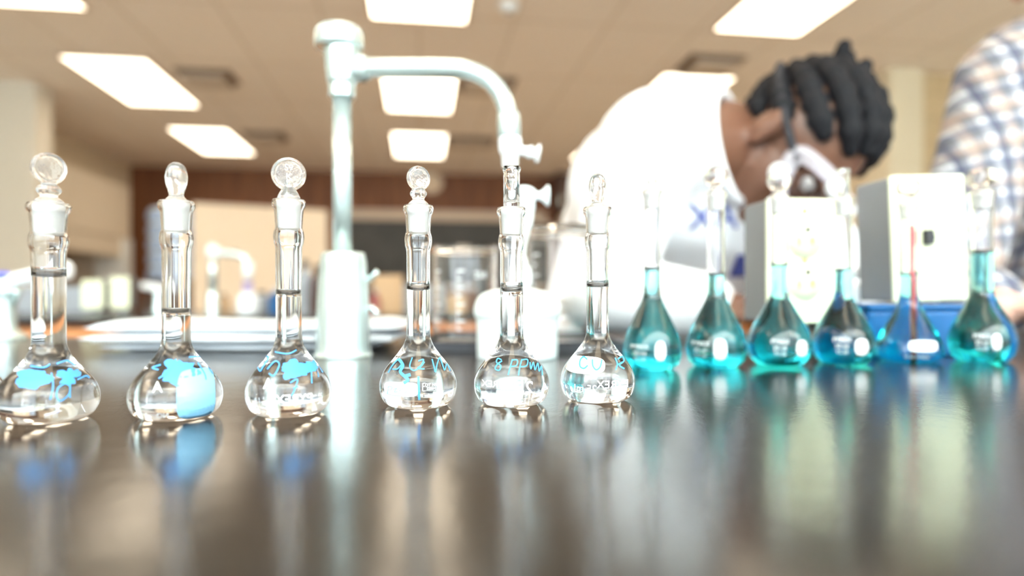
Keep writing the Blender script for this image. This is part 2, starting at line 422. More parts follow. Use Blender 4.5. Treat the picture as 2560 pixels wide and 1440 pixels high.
# tubs on a cabinet beside the left wall
tubY = 7.2
tz = wz_at(430, 702, tubY)
cabinet('storage_cabinet', 'dark walnut storage cabinet under a stack of pale blue tubs', wx_at(352, tubY-.35), wx_at(480, tubY-.35), tubY-.35, tubY+.3, tz-0.001, dark_wood, 1)
tc_ = at(432, 702, tubY)
which = ['bottom', 'second from the bottom', 'middle', 'second from the top', 'top']
for k in range(5):
    t = thing('storage_tub', 'pale blue round tub, %s of the stack on the walnut cabinet' % which[k], 'tub', (tc_.x, tubY, tz+k*0.146), group='pale blue tubs stacked on the walnut cabinet')
    bm = bmesh.new(); r = 0.235
    lathe(bm, [(0, 0), (r*.86, 0), (r*.97, 0.02), (r, 0.06), (r*.97, 0.11), (r*.9, 0.128), (0, 0.128)], 40); obj('tub_body', bm, pale_blue, t)
    bm = bmesh.new(); lathe(bm, [(0, 0.128), (r*.88, 0.128), (r*.88, 0.144), (0, 0.1455)], 40); obj('tub_lid', bm, white_pl, t)
# rolling board
bA, bB = P(482, 506, 5.0), P(818, 526, 5.45)
d = Vector((bB.x-bA.x, bB.y-bA.y, 0)); wB = d.length; rz = math.atan2(d.y, d.x); hB = bA.z
t = thing('display_board', 'tall cream free-standing board in front of the brown wall', 'display board', (bA.x, bA.y, 0), (0, 0, rz))
bm = bmesh.new(); box(bm, 0, wB, 0, 0.03, 0.5, hB, bev=0.004); obj('board_panel', bm, board_m, t, False)
bm = bmesh.new()
for x in (0.02, wB-0.05): box(bm, x, x+0.03, 0.03, 0.06, 0.05, hB)
box(bm, 0.04, wB-0.04, 0.032, 0.055, 0.50, 0.53)
obj('stand_frame', bm, chrome, t, False)
for x in (0.02, wB-0.05):
    bm = bmesh.new(); box(bm, x, x+0.03, -0.22, 0.30, 0.0, 0.05, bev=0.005); obj('foot', bm, chrome, t, False)
# fume hood on the left wall
t = thing('fume_hood', 'cream enamel fume hood against the left wall', 'fume hood', (-3.95, 6.5, 0))
hx = 0.35
bm = bmesh.new(); box(bm, 0, hx, 0, 2.4, wz_at(200, 575, 7.6), wz_at(200, 420, 7.6), bev=0.01); obj('hood_canopy', bm, hood_m, t, False)
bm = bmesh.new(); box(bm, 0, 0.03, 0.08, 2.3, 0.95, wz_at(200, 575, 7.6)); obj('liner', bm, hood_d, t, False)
bm = bmesh.new(); box(bm, 0, hx, 0, 2.4, 0, 0.93, bev=0.01); obj('base_cabinet', bm, hood_m, t, False)
for y in (0.0, 2.2):
    bm = bmesh.new(); box(bm, 0, hx+0.02, y, y+0.2, 0.93, wz_at(200, 575, 7.6)); obj('side_post', bm, white_pl, t, False)
bm = bmesh.new(); box(bm, hx-0.03, hx-0.02, 0.2, 2.2, 1.45, wz_at(200, 575, 7.6)); obj('sash', bm, hood_m, t, False)
# ceiling lights
LXY = []
rows = [('left', -2.36, 0.12), ('middle', 0.0, 0.0), ('right', 2.27, -0.12)]
names = {8.6: 'farthest', 6.47: 'second farthest', 4.33: 'third farthest', 2.2: 'fourth from the far wall', 0.07: 'overhead', -1.9: 'nearest the windows'}
for rn, X, dy in rows:
    for yf in (8.6, 6.47, 4.33, 2.2, 0.07):
        yy = yf+dy
        t = thing('ceiling_light', 'glowing rectangular ceiling light, %s of the %s row' % (names[yf], rn), 'ceiling light', (X, yy, CZ), group='recessed ceiling lights')
        bm = bmesh.new(); L_ = 1.24; w = 0.30
        for a in ((-w-.02, -w, -L_-.02, .02), (w, w+.02, -L_-.02, .02), (-w, w, -L_-.02, -L_), (-w, w, 0, .02)): box(bm, a[0], a[1], a[2], a[3], -0.012, 0)
        obj('frame', bm, frame_m, t, False)
        bm = bmesh.new(); box(bm, -w, w, -L_, 0, -0.008, -0.001); obj('diffuser', bm, lamp_m, t, False)
# air diffusers: a plate hanging under a dark slotted neck
def vent(px, py, wpx, label):
    Z = 1.8*F/(HY-py); c = P(px, py, Z); w = wpx/F*Z/2
    t = thing('air_diffuser', label, 'ceiling vent', (c.x, c.y, CZ), group='ceiling air diffusers')
    bm = bmesh.new(); box(bm, -w*1.1, w*1.1, -w*0.9, w*0.9, -0.012, 0); box(bm, -w*.92, w*.92, -w*.74, w*.74, -0.05, -0.012); obj('slotted_neck', bm, slot_m, t, False)
    bm = bmesh.new(); box(bm, -w*.85, w*.85, -w*.85, w*.7, -0.065, -0.05, bev=0.006); obj('diffuser_plate', bm, diff_m, t, False)
vent(520, 190, 120, 'square air diffuser beside the big left ceiling light')
vent(665, 338, 90, 'dark slotted air diffuser beside the small left ceiling light')
vent(1215, 210, 130, 'square air diffuser behind the curve of the tap')
vent(1175, 352, 110, 'air diffuser right of the small middle ceiling light')
vent(1775, 158, 130, 'air diffuser above the white-shirted person')
c = P(1272, 12, 1.8*F/(HY-12))
t = thing('smoke_detector', 'small pale round smoke detector at the top of the ceiling', 'smoke detector', (c.x, c.y, CZ))
bm = bmesh.new(); lathe(bm, [(0, -0.045), (0.045, -0.043), (0.06, -0.02), (0.062, 0), (0, 0)], 32); obj('detector_body', bm, white_pl, t)
bm = bmesh.new(); lathe(bm, [(0, -0.05), (0.02, -0.048), (0.022, -0.04), (0, -0.04)], 24); obj('sensor_cap', bm, grey_pl, t)

# ------------------------------------------------------------------ benches
bm = bmesh.new(); box(bm, -1.7, 1.9, -0.22, 0.965, T-0.032, T, bev=0.003)
o = tag(obj('worktop', bm, epoxy, None, False), 'glossy black epoxy worktop in the foreground under the flasks', 'worktop')
cabinet('bench_cabinet', 'orange oak base cabinets under the foreground worktop', -1.55, 1.75, 0.02, 0.80, T-0.033, wood, 6)
bm = bmesh.new(); box(bm, -3.0, 3.0, 1.86, 2.75, T-0.020, T, bev=0.003)
tag(obj('worktop', bm, epoxy, None, False), 'black worktop of the second bench beyond the towel', 'worktop')
cabinet('bench_cabinet', 'orange oak base cabinets under the second bench', -2.95, 2.95, 1.872, 2.70, T-0.021, oak2, 9)

# ------------------------------------------------------------------ volumetric flasks
PROF_A = [(0.0, 1.2), (8, 0.6), (11.5, 0), (14.5, 0.4), (17.6, 2.6), (19.4, 6), (20.0, 9.8), (19.7, 13.2), (18.3, 17), (16.0, 20.6), (13.2, 24), (10.4, 27.4),
          (8.1, 30.6), (6.7, 33.5), (6.1, 36.5), (6.0, 45), (6.0, 60), (6.05, 76), (6.2, 80), (6.7, 82), (7.05, 85), (6.8, 87.6), (6.25, 89.4), (6.3, 92), (6.7, 97.5),
          (7.3, 99), (7.8, 100.4), (7.8, 101.8), (7.2, 103), (6.3, 103.1)]
PROF_B = [(0.0, 1.5), (10, 0.8), (14, 0), (17.5, 0.6), (21.5, 4), (24.0, 9.5), (24.8, 16), (23.8, 23), (21.3, 30), (17.8, 37), (14, 43.5), (10.6, 49.5),
          (8.2, 54), (7.1, 58), (6.8, 63), (6.8, 80), (6.8, 105), (7.0, 120), (7.2, 130), (7.8, 134), (8.8, 136.5), (8.8, 138), (8.0, 139), (7.0, 139.2)]
PROF_C = [(0.0, 1.5), (10, 0.8), (14, 0), (17, 0.8), (20.8, 5), (22.6, 11), (22.6, 17.5), (21.2, 24), (18.6, 31), (15.3, 38), (12, 45), (9.4, 50.5),
          (7.6, 55), (6.9, 60), (6.7, 66), (6.7, 80), (6.7, 105), (6.9, 120), (7.1, 130), (7.7, 134), (8.6, 136.5), (8.6, 138), (7.9, 139), (7.0, 139.2)]
PROF_D = [(0.0, 1.5), (11, 0.8), (15, 0), (20, 0.6), (25.3, 4.5), (26.3, 9), (25.0, 15.5), (22.2, 22.5), (18.8, 29.5), (15.0, 36.5), (11.5, 43), (8.8, 49),
          (7.4, 54), (6.9, 59), (6.7, 65), (6.7, 80), (6.7, 105), (6.9, 120), (7.1, 130), (7.7, 134), (8.6, 136.5), (8.6, 138), (7.9, 139), (7.0, 139.2)]
def rad_at(prof, z):
    for (r0, z0), (r1, z1) in zip(prof[2:], prof[3:]):
        if z0 <= z <= z1 and z1 > z0: return r0+(r1-r0)*(z-z0)/(z1-z0)
    return prof[-1][0] if z > prof[-1][1] else prof[2][0]
def flask(px, ybase, prof, level_y, liquid, label, group, H=None, rs=1.0, wall=1.1, stop='disc', srot=0.0, wide=1.0, joint=None):
    Zn = (EYE-T)*F/(ybase-HY)
    r0 = prof[2][0]*0.001*rs
    Zc = Zn+r0*0.9
    p = G(px, Zc)
    hz_ = (H or prof[-1][1])/prof[-1][1]
    # bulb radii scale with rs; neck radii scale with wide
    zn = next(z for (r, z) in prof[8:] if r < 7.6)
    pr = []
    for r, z in prof:
        k = rs if z < zn*0.8 else (wide if z > zn else rs+(wide-rs)*(z-zn*0.8)/(zn*0.2))
        pr.append((r*k*0.001, z*hz_*0.001))
    sp = smoothp([(r, 0, z) for r, z in pr], 4); sp = [(max(v.x, 0), v.z) for v in sp]
    t = thing('volumetric_flask', label, 'flask', p, (0, 0, -PSI-math.atan((px-1280)/F)), group)
    w = wall*0.001
    inner = [(max(r-w, 0.0), z) for r, z in sp if z > sp[-1][1]*0.03 and r > w*2 or (z > 0.003 and r > 0.01)]
    # inner surface offset towards the axis, with a floor of its own
    inn = []
    for i in range(2, len(sp)-1):
        (ra, za), (rb, zb_) = sp[i-1], sp[i+1]
        tx, tz = rb-ra, zb_-za; l = math.hypot(tx, tz) or 1
        inn.append((sp[i][0]-tz/l*w, sp[i][1]+tx/l*w))
    inn = [(max(r, 0.0005), z) for r, z in inn if z > 0.0018]
    # the cavity ends at the concave liquid surface; below it the liquid fills the wall's inside
    lz = (EYE-T)+(HY-level_y)/F*Zc
    up = [q for q in inn if q[1] > lz+0.0002]
    rn = up[0][0]
    men = [(0.0, lz-0.0011)]+[(rn*k, lz-0.0011*(1-k**3)) for k in (0.3, 0.6, 0.8, 0.93)]+[(rn, lz+0.0001)]
    bm = bmesh.new(); lathe(bm, sp+(men+up)[::-1], 72); obj('flask_glass', bm, glass, t)
    low = [q for q in inn if q[1] < lz-0.0004]
    liq = [(0, low[0][1])]+low+[(rn, lz-0.0003)]+[(rn*k, lz-0.0003-0.0011*(1-k**3)) for k in (0.93, 0.8, 0.6, 0.3, 0.0)]
    bm = bmesh.new(); lathe(bm, liq, 72); obj('liquid', bm, liquid, t)
    # ground joint and stopper
    zt = sp[-1][1]; rj = pr[-4][0]
    rt = rad_at([(a*1000, b*1000) for a, b in pr], zt*1000-9)*0.001-w
    jl = 0.0135 if joint is None else joint
    st = obj_stopper(t, zt, rt, jl, stop, srot, w)
    gm = dict(t=t, pr=pr, Zc=Zc, px=px)
    return gm
def obj_stopper(t, zt, rt, jl, kind, rot, w):
    bm = bmesh.new()
    lathe(bm, [(0, zt-jl-0.001), (rt-0.0008, zt-jl-0.001), (rt-0.0003, zt-jl), (rt+0.0001, zt-0.004), (rt+0.0005, zt-0.0005), (0, zt-0.0005)], 48)
    s = obj('ground_plug', bm, frost, t)
    k = max(rt/0.0052, 1.0)
    bm = bmesh.new()
    R = Matrix.Rotation(rot, 4, 'Z')
    if kind == 'tube':
        h = 0.0195*k
        lathe(bm, [(rt*.80, zt-0.0004), (rt*.82, zt+0.002), (rt*.80, zt+h*.9), (rt*.92, zt+h), (rt*.88, zt+h+0.0012), (rt*.62, zt+h+0.001), (rt*.58, zt+h*.9), (rt*.56, zt+0.003), (0, zt+0.002), (0, zt-0.0004)], 40)
        return obj('stopper_tube', bm, glass, s)
    if kind in ('disc', 'bead'):
        rd = {'disc': 0.0078, 'bead': 0.0062}[kind]*k
        zb = zt+0.0072*k if kind == 'bead' else zt+0.004*k
        if kind == 'bead': lathe(bm, smooth2([(0, zt), (rt*.95, zt), (rt*.85, zt+0.0015), (rt*.55, zt+0.003), (rt*.78, zt+0.0052), (rt*.8, zt+0.0065), (rt*.5, zt+0.0085), (0, zt+0.009)]), 40)
        else: lathe(bm, smooth2([(0, zt), (rt*.95, zt), (rt*.9, zt+0.002), (rt*.7, zt+0.004), (rt*.5, zt+0.006), (rt*.4, zt+0.009), (0, zt+0.011)]), 40)
        # thumb disc: thick rim, thinner middle
        zc = zb+rd
        D = Matrix.Translation((0, 0, zc)) @ R @ Matrix.Rotation(PI/2, 4, 'X')
        th = 0.0021*k
        lathe(bm, smooth2([(0, -th*.95), (rd*.6, -th*.85), (rd*.74, -th*.8), (rd*.86, -th), (rd*.97, -th*.6), (rd, 0), (rd*.97, th*.6), (rd*.86, th), (rd*.74, th*.8), (rd*.6, th*.85), (0, th*.95)]), 48, D)
        bm2 = remesh(bm, 0.00035, 3)
        return obj('stopper_grip', bm2, pressed, s)
    if kind == 'ball':
        rd = 0.0083*k
        lathe(bm, smooth2([(0, zt-0.0002), (rt*1.0, zt), (rt*.8, zt+0.002), (rt*.55, zt+0.004), (rd*.75, zt+0.0065), (rd, zt+0.012), (rd*.8, zt+0.0175), (rd*.4, zt+0.0198), (0, zt+0.0202)]), 48)
        return obj('stopper_grip', bm, pressed, s)
    if kind == 'oval':
        lathe(bm, smooth2([(0, zt), (rt*.9, zt), (rt*.6, zt+0.0022), (rt*.62, zt+0.004), (0.0043*k, zt+0.008), (0.0046*k, zt+0.0115), (0.0036*k, zt+0.0158), (0.0016*k, zt+0.0178), (0, zt+0.0181)]), 48)
        return obj('stopper_grip', bm, pressed, s)
def smooth2(p, n=4):
    q = smoothp([(a, 0, b) for a, b in p], n)
    return [(max(v.x, 0.0), v.z) for v in q]
def wrap(fl, bm, name, m, scale_px=True, back=False, off=0.00025, label=None):
    """bend a drawing given in frame pixels onto the glass of a flask"""
    pr, Zc, px = fl['pr'], fl['Zc'], fl['px']
    prm = [(a*1000, b*1000) for a, b in pr]
    c = math.cos(math.atan((px-1280)/F))
    for v in bm.verts:
        x = (v.co.x-px)/F*Zc*c; z = (EYE-T)+(HY-v.co.y)/F*Zc
        z = max(z, 0.001)
        r = rad_at(prm, z*1000)*0.001
        x = max(-r*0.97, min(r*0.97, x)); r2 = r+off
        ph = math.asin(x/r)
        if back: v.co = Vector((r2*math.sin(ph), r2*math.cos(ph), z))
        else: v.co = Vector((r2*math.sin(ph), -r2*math.cos(ph), z))
    o = obj(name, bm, m, fl['t'], False); 
    if label: o['label'] = label
    return o
def pen(fl, strokes, w, m=ink, name='marker_writing', **k):
    k.setdefault('off', 0.0005)
    bm = bmesh.new()
    for s in strokes: ribbon(bm, s, w)
    return wrap(fl, bm, name, m, **k)
def blob(fl, cx, cy, rx, ry, m, name, jag=0.0, seed=1, power=2.0, **k):
    rnd = random.Random(seed); bm = bmesh.new(); rings = []
    nr, n = 7, 48
    ph = [rnd.random()*6.28 for _ in range(4)]; js = [1+jag*(0.45*math.sin(2*PI*i/n*3+ph[0])+0.35*math.sin(2*PI*i/n*5+ph[1])+0.25*math.sin(2*PI*i/n*8+ph[2])+0.15*math.sin(2*PI*i/n*14+ph[3])) for i in range(n)]
    c = bm.verts.new((cx, cy, 0)); prev = None
    for a in range(1, nr+1):
        ring = []
        for i in range(n):
            th = 2*PI*i/n; cs, sn = math.cos(th), math.sin(th)
            q = a/nr*(js[i] if a > 3 else 1)
            ring.append(bm.verts.new((cx+rx*q*math.copysign(abs(cs)**(2/power), cs), cy+ry*q*math.copysign(abs(sn)**(2/power), sn), 0)))
        for i in range(n):
            j = (i+1) % n
            if prev: bm.faces.new((prev[i], ring[i], ring[j], prev[j]))
            else: bm.faces.new((c, ring[i], ring[j]))
        prev = ring
    return wrap(fl, bm, name, m, **k)
def words(fl, s, cx, cy, size, m=enamel, mirror=False, name='printed_mark', **k):
    bm = text_mesh(s, size)
    for v in bm.verts:
        x, y = v.co.x, v.co.y
        if mirror: x = -x
        v.co = Vector((cx+x, cy-y, 0))
    return wrap(fl, bm, name, m, **k)

GC = 'clear stoppered flasks in the front row'; GT = 'flasks of teal solution'
f0 = flask(-118, 1066, PROF_A, 690, water, 'clear flask cut off by the left edge of the photo', GC, H=99, stop='disc', srot=0.4)
f1 = flask(122, 1060, PROF_A, 686, water, 'clear flask with blue scribble and a rounded stopper, leftmost whole flask', GC, H=98, rs=1.0, stop='bead', srot=0.35, wide=1.12)
f2 = flask(441, 1052, PROF_A, 774, water, 'clear flask with a large pale blue patch and edge-on oval stopper', GC, H=100, rs=1.0, stop='oval', srot=1.2, wide=1.02)
f3 = flask(722, 1043, PROF_A, 729, water, 'clear flask with round disc stopper facing front, left of the tap base', GC, H=102, rs=0.98, stop='disc', srot=0.0)
f4 = flask(1046, 1022, PROF_A, 720, water, 'clear flask with white oval spot, right of the tap base', GC, H=102.4, rs=0.98, stop='bead', srot=0.5)
f5 = flask(1279, 1017, PROF_A, 722, water, 'clear flask with straight tube stopper and 8 ppm in blue', GC, H=102, rs=0.98, stop='tube')
f6 = flask(1494, 1007, PROF_A, 712, water, 'clear flask marked Cu, last clear one before the teal flasks', GC, H=104, rs=1.0, stop='oval', srot=0.9)
t7 = flask(1630, 926, PROF_C, 672, teal, 'teal flask with tall pear body, first of the teal ones from the left', GT, H=138, rs=0.97, stop='bead', srot=0.0, wide=.95)
t8 = flask(1790, 920, PROF_C, 685, teal, 'teal pear-shaped flask in front of the navy shirt lettering', GT, H=139, rs=1.03, stop='ball', srot=0.7)
t9 = flask(1948, 915, PROF_B, 662, teal, 'teal round flask in front of the left edge of the outlet plate', GT, H=138, rs=1.0, stop='ball', wide=1.0)
t10 = flask(2108, 911, PROF_B, 672, teal, 'teal flask with straight tube stopper, right of the outlet plate', GT, H=138, rs=0.97, stop='tube', wide=1.0)
t11 = flask(2272, 906, PROF_D, 686, teal, 'teal squat flask with a white oval spot and an added red rod in its neck', GT, H=137, rs=1.0, stop='ball', wide=1.05)
t12 = flask(2455, 906, PROF_B, 630, teal, 'teal flask with ball stopper, rightmost and fullest', GT, H=146, rs=1.02, stop='ball', wide=1.22)

# writing on the flasks
pen(f6, [[(1470, 893), (1461, 887), (1453, 896), (1453, 909), (1462, 913), (1471, 906)], [(1482, 892), (1483, 906), (1491, 915), (1500, 908), (1504, 892)],
         [(1535, 889), (1540, 903), (1536, 916)], [(1541, 893), (1552, 888), (1556, 898), (1545, 906), (1557, 915)], [(1540, 905), (1552, 900)]], 3.4)
blob(f6, 1462, 906, 50, 20, enamel, 'marking_spot', power=3, off=0.00012)
words(f6, 'PYREX', 1530, 950, 26, mirror=True, name='printed_mark'); words(f6, '25 ml', 1465, 960, 24, mirror=True)
pen(f5, [[(1256, 894), (1247, 891), (1244, 900), (1254, 907), (1250, 917), (1241, 914), (1246, 904), (1257, 896)], [(1281, 892), (1276, 908), (1271, 927)], [(1279, 894), (1292, 894), (1290, 906), (1277, 908)],
         [(1303, 892), (1298, 910), (1295, 928)], [(1302, 894), (1316, 894), (1314, 907), (1300, 909)], [(1322, 900), (1324, 915), (1330, 901), (1334, 918), (1341, 904), (1344, 922), (1350, 912), (1352, 932)]], 3.0)
words(f5, '25', 1310, 958, 40, mirror=True); words(f5, 'PYREX', 1240, 950, 22, mirror=True); words(f5, 'A', 1358, 960, 26)
pen(f4, [[(975, 925), (985, 908), (1000, 893), (1008, 900), (998, 914), (985, 916)], [(1032, 888), (1026, 908), (1036, 917), (1052, 908), (1060, 898)], [(1046, 896), (1058, 893), (1052, 906), (1044, 912), (1060, 914)],
         [(1078, 893), (1083, 912), (1086, 922), (1090, 905), (1096, 892), (1102, 905), (1108, 920), (1114, 908), (1122, 924)]], 2.8)
pen(f4, [[(1000, 893), (1010, 906), (1004, 920), (1014, 930), (1022, 938), (1012, 946)], [(1014, 930), (1028, 926)]], 7)
pen(f4, [[(1046, 930), (1047, 960), (1048, 985)]], 5, m=ink)
blob(f4, 1005, 961, 41, 17, enamel, 'marking_spot', power=4, off=0.00012)
pen(f4, [[(976, 955), (973, 974)], [(975, 956), (984, 956), (982, 963), (974, 964)], [(988, 962), (996, 958), (990, 967), (998, 966)], [(1003, 956), (1001, 972)], [(1003, 957), (1011, 958), (1002, 964)],
         [(1020, 956), (1014, 960), (1020, 965), (1013, 968)], [(1026, 959), (1025, 967)]], 1.6, m=ink_pale, off=0.0004)
words(f4, 'LOT NO.', 1076, 951, 10); words(f4, '325641', 1078, 959, 9); words(f4, '50 mL  A', 1066, 975, 10)
bm = bmesh.new(); [ribbon(bm, s, 1.4) for s in ([(1056, 946), (1056, 964)], [(1056, 946), (1062, 946)], [(1056, 964), (1095, 964)])]; wrap(f4, bm, 'printed_mark', enamel)
pen(f3, [[(650, 905), (660, 893), (675, 888), (662, 910), (655, 920), (648, 912)], [(672, 915), (690, 897), (700, 905), (688, 928), (676, 924)], [(725, 945), (742, 938), (736, 960), (728, 975)], [(732, 958), (744, 954)],
         [(775, 915), (776, 950)], [(790, 905), (793, 938)], [(800, 910), (804, 930)], [(690, 876), (720, 880), (740, 872)]], 3.2)
blob(f3, 737, 916, 34, 20, ink, 'ink_smear', 0.30, 3); blob(f3, 775, 912, 22, 12, ink, 'ink_smear', 0.4, 5)
words(f3, 'PYREX', 735, 984, 30, mirror=True); words(f3, 'A', 674, 948, 34); words(f3, '25 ml', 790, 980, 11, mirror=True)
blob(f2, 489, 978, 47, 60, ink_pale, 'pale_blue_patch', 0.02, 2, power=4, off=0.0003)
blob(f2, 448, 922, 42, 26, ink, 'ink_smear', 0.35, 8); 
pen(f2, [[(400, 935), (415, 925), (432, 905), (440, 893)], [(405, 905), (385, 912), (400, 916)], [(492, 905), (508, 930), (512, 945)], [(510, 905), (530, 935)], [(470, 890), (500, 893), (515, 905)]], 3.2)
words(f2, 'A', 397, 955, 34); words(f2, 'NO.', 407, 1022, 18, mirror=True)
blob(f1, 85, 937, 42, 21, ink, 'ink_smear', 0.22, 4); blob(f1, 170, 936, 26, 18, ink, 'ink_smear', 0.45, 9)
pen(f1, [[(128, 925), (132, 955), (125, 985)], [(165, 950), (145, 958), (140, 978), (150, 990), (170, 975), (172, 950), (168, 930)], [(80, 908), (110, 912), (125, 905)], [(140, 905), (165, 900), (185, 912)], [(172, 950), (172, 985)]], 3.6)
pen(f1, [[(190, 945), (212, 940), (222, 946)]], 4)
words(f1, '25 ml', 128, 1026, 15, mirror=True)
for fl, cx, cy in ((t7, 1600, 875), (t8, 1752, 868), (t9, 1950, 862), (t10, 2105, 858), (t12, 2455, 850)):
    words(fl, 'PYREX', cx, cy-12, 15); words(fl, '50 ml', cx, cy+3, 14); words(fl, 'TC 20', cx, cy+17, 11)
blob(t7, 1650, 872, 13, 24, enamel, 'marking_spot', power=2.5); blob(t8, 1800, 868, 16, 26, enamel, 'marking_spot', power=2.5)
blob(t9, 2002, 865, 13, 20, enamel, 'marking_spot', power=2.5); blob(t10, 2152, 862, 16, 20, enamel, 'marking_spot', power=2.5)
blob(t11, 2306, 860, 34, 13, enamel, 'marking_spot', power=4); words(t11, '50 ml PYREX', 2290, 887, 11); blob(t12, 2490, 850, 12, 20, enamel, 'marking_spot', power=2.5)
# embossed letters on the disc stopper
bm = text_mesh('S9\nK', 0.0042)
zc = 0.102+0.004+0.0078
M = Matrix.Translation((0, -0.0016, zc+0.001)) @ Matrix.Rotation(PI/2, 4, 'X'); bm.transform(M)
obj('embossed_letters', bm, enamel, f3['t'], False)
# red rod put in for a background object seen through the flask neck
zc = t11['Zc']; pp = G(2276, zc)
bm = bmesh.new(); tube(bm, [(0.002, -0.002, 0.004), (0.0016, -0.002, 0.06), (0.0012, -0.002, 0.117)], 0.0019, 12)
tag(obj('stand_in_rod', bm, red_pl, None, True, (t11['t'].location.x, t11['t'].location.y, T)), 'thin red rod added inside the squat teal flask for a background object seen through it', 'rod')

# ------------------------------------------------------------------ swan-neck tap
ZF = 0.612
pF = G(858, ZF); mm = 0.001
tp = thing('swan_neck_tap', 'pale grey swan-neck laboratory tap standing behind the clear flasks', 'tap', pF, (0, 0, -PSI))
def zf(y): return (EYE-T)+(HY-y)/F*ZF
def xf(x): return (x-858)/F*ZF
bm = bmesh.new(); lathe(bm, smooth2([(0, 0), (0.0258, 0), (0.0258, 0.003), (0.0252, 0.004), (0.0245, 0.012), (0.0238, 0.05), (0.0215, 0.085), (0.0205, zf(645)), (0.0195, zf(634)), (0.0160, zf(631)), (0, zf(631))], 3), 64); obj('base_sleeve', bm, chrome, tp)
bm = bmesh.new(); tube(bm, [(xf(856), 0, zf(640)), (xf(855), 0, zf(240))], 0.0088, 40); obj('riser_pipe', bm, chrome, tp)
bm = bmesh.new(); lathe(bm, smooth2([(0, zf(246)), (0.0112, zf(246)), (0.0126, zf(240)), (0.0126, zf(214)), (0.0140, zf(205)), (0.0158, zf(160)), (0.0168, zf(112)), (0.0130, zf(104)), (0, zf(104))], 3), 48)
o = obj('tee_body', bm, chrome, tp, loc=(xf(855), 0, 0))
bm = bmesh.new(); lathe(bm, smooth2([(0, zf(124)), (0.0185, zf(124)), (0.0222, zf(118)), (0.0225, zf(100)), (0.0218, zf(80)), (0.0175, zf(70)), (0.0, zf(66))], 3), 48); obj('valve_cap', bm, chrome, tp, loc=(xf(848), 0, 0))
bm = bmesh.new()
q = Matrix.Translation((xf(880), 0, zf(172))) @ Matrix.Rotation(PI/2, 4, 'Y')
lathe(bm, [(0, -0.004), (0.0108, -0.004), (0.0128, -0.002), (0.0128, 0.012), (0.0105, 0.0135), (0.0102, 0.017), (0, 0.017)], 40, q); obj('arm_coupling', bm, chrome, tp)
pts = [(xf(885), 0, zf(170)), (xf(1000), 0, zf(170)), (xf(1120), 0, zf(171)), (xf(1165), 0, zf(176)), (xf(1208), 0, zf(192)), (xf(1240), 0, zf(220)), (xf(1262), 0, zf(258)), (xf(1271), 0, zf(300)), (xf(1272), 0, zf(345))]
bm = bmesh.new(); tube(bm, smoothp(pts, 6), 0.0088, 36); obj('swan_neck', bm, chrome, tp)
bm = bmesh.new(); lathe(bm, [(0, zf(345)), (0.0096, zf(345)), (0.0108, zf(340)), (0.0108, zf(290)), (0.0095, zf(280)), (0, zf(280))], 40); obj('outlet_coupling', bm, chrome, tp, loc=(xf(1272), 0, 0))
bm = bmesh.new(); lathe(bm, smooth2([(0, zf(422)), (0.0062, zf(421)), (0.0072, zf(410)), (0.0076, zf(392)), (0.0095, zf(384)), (0.0103, zf(372)), (0.0100, zf(345)), (0, zf(345))], 3), 40); nz = obj('outlet_nozzle', bm, white_pl, tp, loc=(xf(1275), 0, 0))
bm = bmesh.new(); q = Matrix.Translation((xf(1296), 0, zf(376))) @ Matrix.Rotation(math.radians(100), 4, 'Y')
lathe(bm, smooth2([(0, -0.004), (0.0050, -0.003), (0.0045, 0.004), (0.0048, 0.008), (0.0068, 0.0115), (0.0040, 0.0145), (0.0080, 0.0172), (0.0092, 0.019), (0.0055, 0.0205), (0, 0.0205)], 3), 32, q); obj('outlet_handle', bm, white_pl, tp)
for yy in (705, 775):         # two small side levers low on the sleeve
    bm = bmesh.new(); tube(bm, smoothp([(0.020, 0.004, zf(yy)), (0.0265, 0.0, zf(yy-12 if yy == 705 else yy-6)), (0.0325, -0.002, zf(yy-26 if yy == 705 else yy+10))], 4), [0.0024]*6+[0.0028]*3, 14); obj('side_lever', bm, chrome, tp)

# ------------------------------------------------------------------ white spray bottle
ZJ = 0.60; pJ = G(1293, ZJ)
sb = thing('spray_bottle', 'white plastic spray bottle behind the 8 ppm flask', 'bottle', pJ, (0, 0, -PSI))
def zj(y): return (EYE-T)+(HY-y)/F*ZJ
bm = bmesh.new(); lathe(bm, smooth2([(0, 0), (0.033, 0), (0.0365, 0.003), (0.0368, zj(850)), (0.0372, zj(800)), (0.0392, zj(788)), (0.0390, zj(765)), (0.0350, zj(742)), (0.028, zj(730)), (0.014, zj(722)), (0.010, zj(718)), (0.0098, zj(700)), (0, zj(700))], 3), 56); obj('bottle_body', bm, jug_pl, sb)
bm = bmesh.new(); lathe(bm, smooth2([(0, zj(714)), (0.0125, zj(714)), (0.0125, zj(672)), (0.010, zj(665)), (0.0075, zj(640)), (0, zj(640))], 3), 40); obj('screw_collar', bm, white_pl, sb)
bm = bmesh.new(); tube(bm, smoothp([(0, 0, zj(650)), (0.002, 0, zj(600)), (0.006, 0, zj(560)), (0.0075, 0, zj(520)), (0.005, 0, zj(480))], 5), [0.0065, 0.0068, 0.007, 0.007, 0.007]+[0.0072]*5+[0.008]*5+[0.009]*5+[0.0085], 20)
ell(bm, (0.006, 0, zj(486)), (0.012, 0.009, 0.008)); obj('sprayer_head', remesh(bm, 0.0008, 3), jug_pl, sb)
bm = bmesh.new(); q = Matrix.Translation((0.012, 0, zj(490))) @ Matrix.Rotation(PI/2, 4, 'Y')
lathe(bm, smooth2([(0, 0), (0.0042, 0), (0.0038, 0.006), (0.0045, 0.010), (0.0085, 0.014), (0.0098, 0.0155), (0.0085, 0.0172), (0.003, 0.0165), (0, 0.0165)], 3), 32, q); obj('sprayer_nozzle', bm, jug_pl, sb)

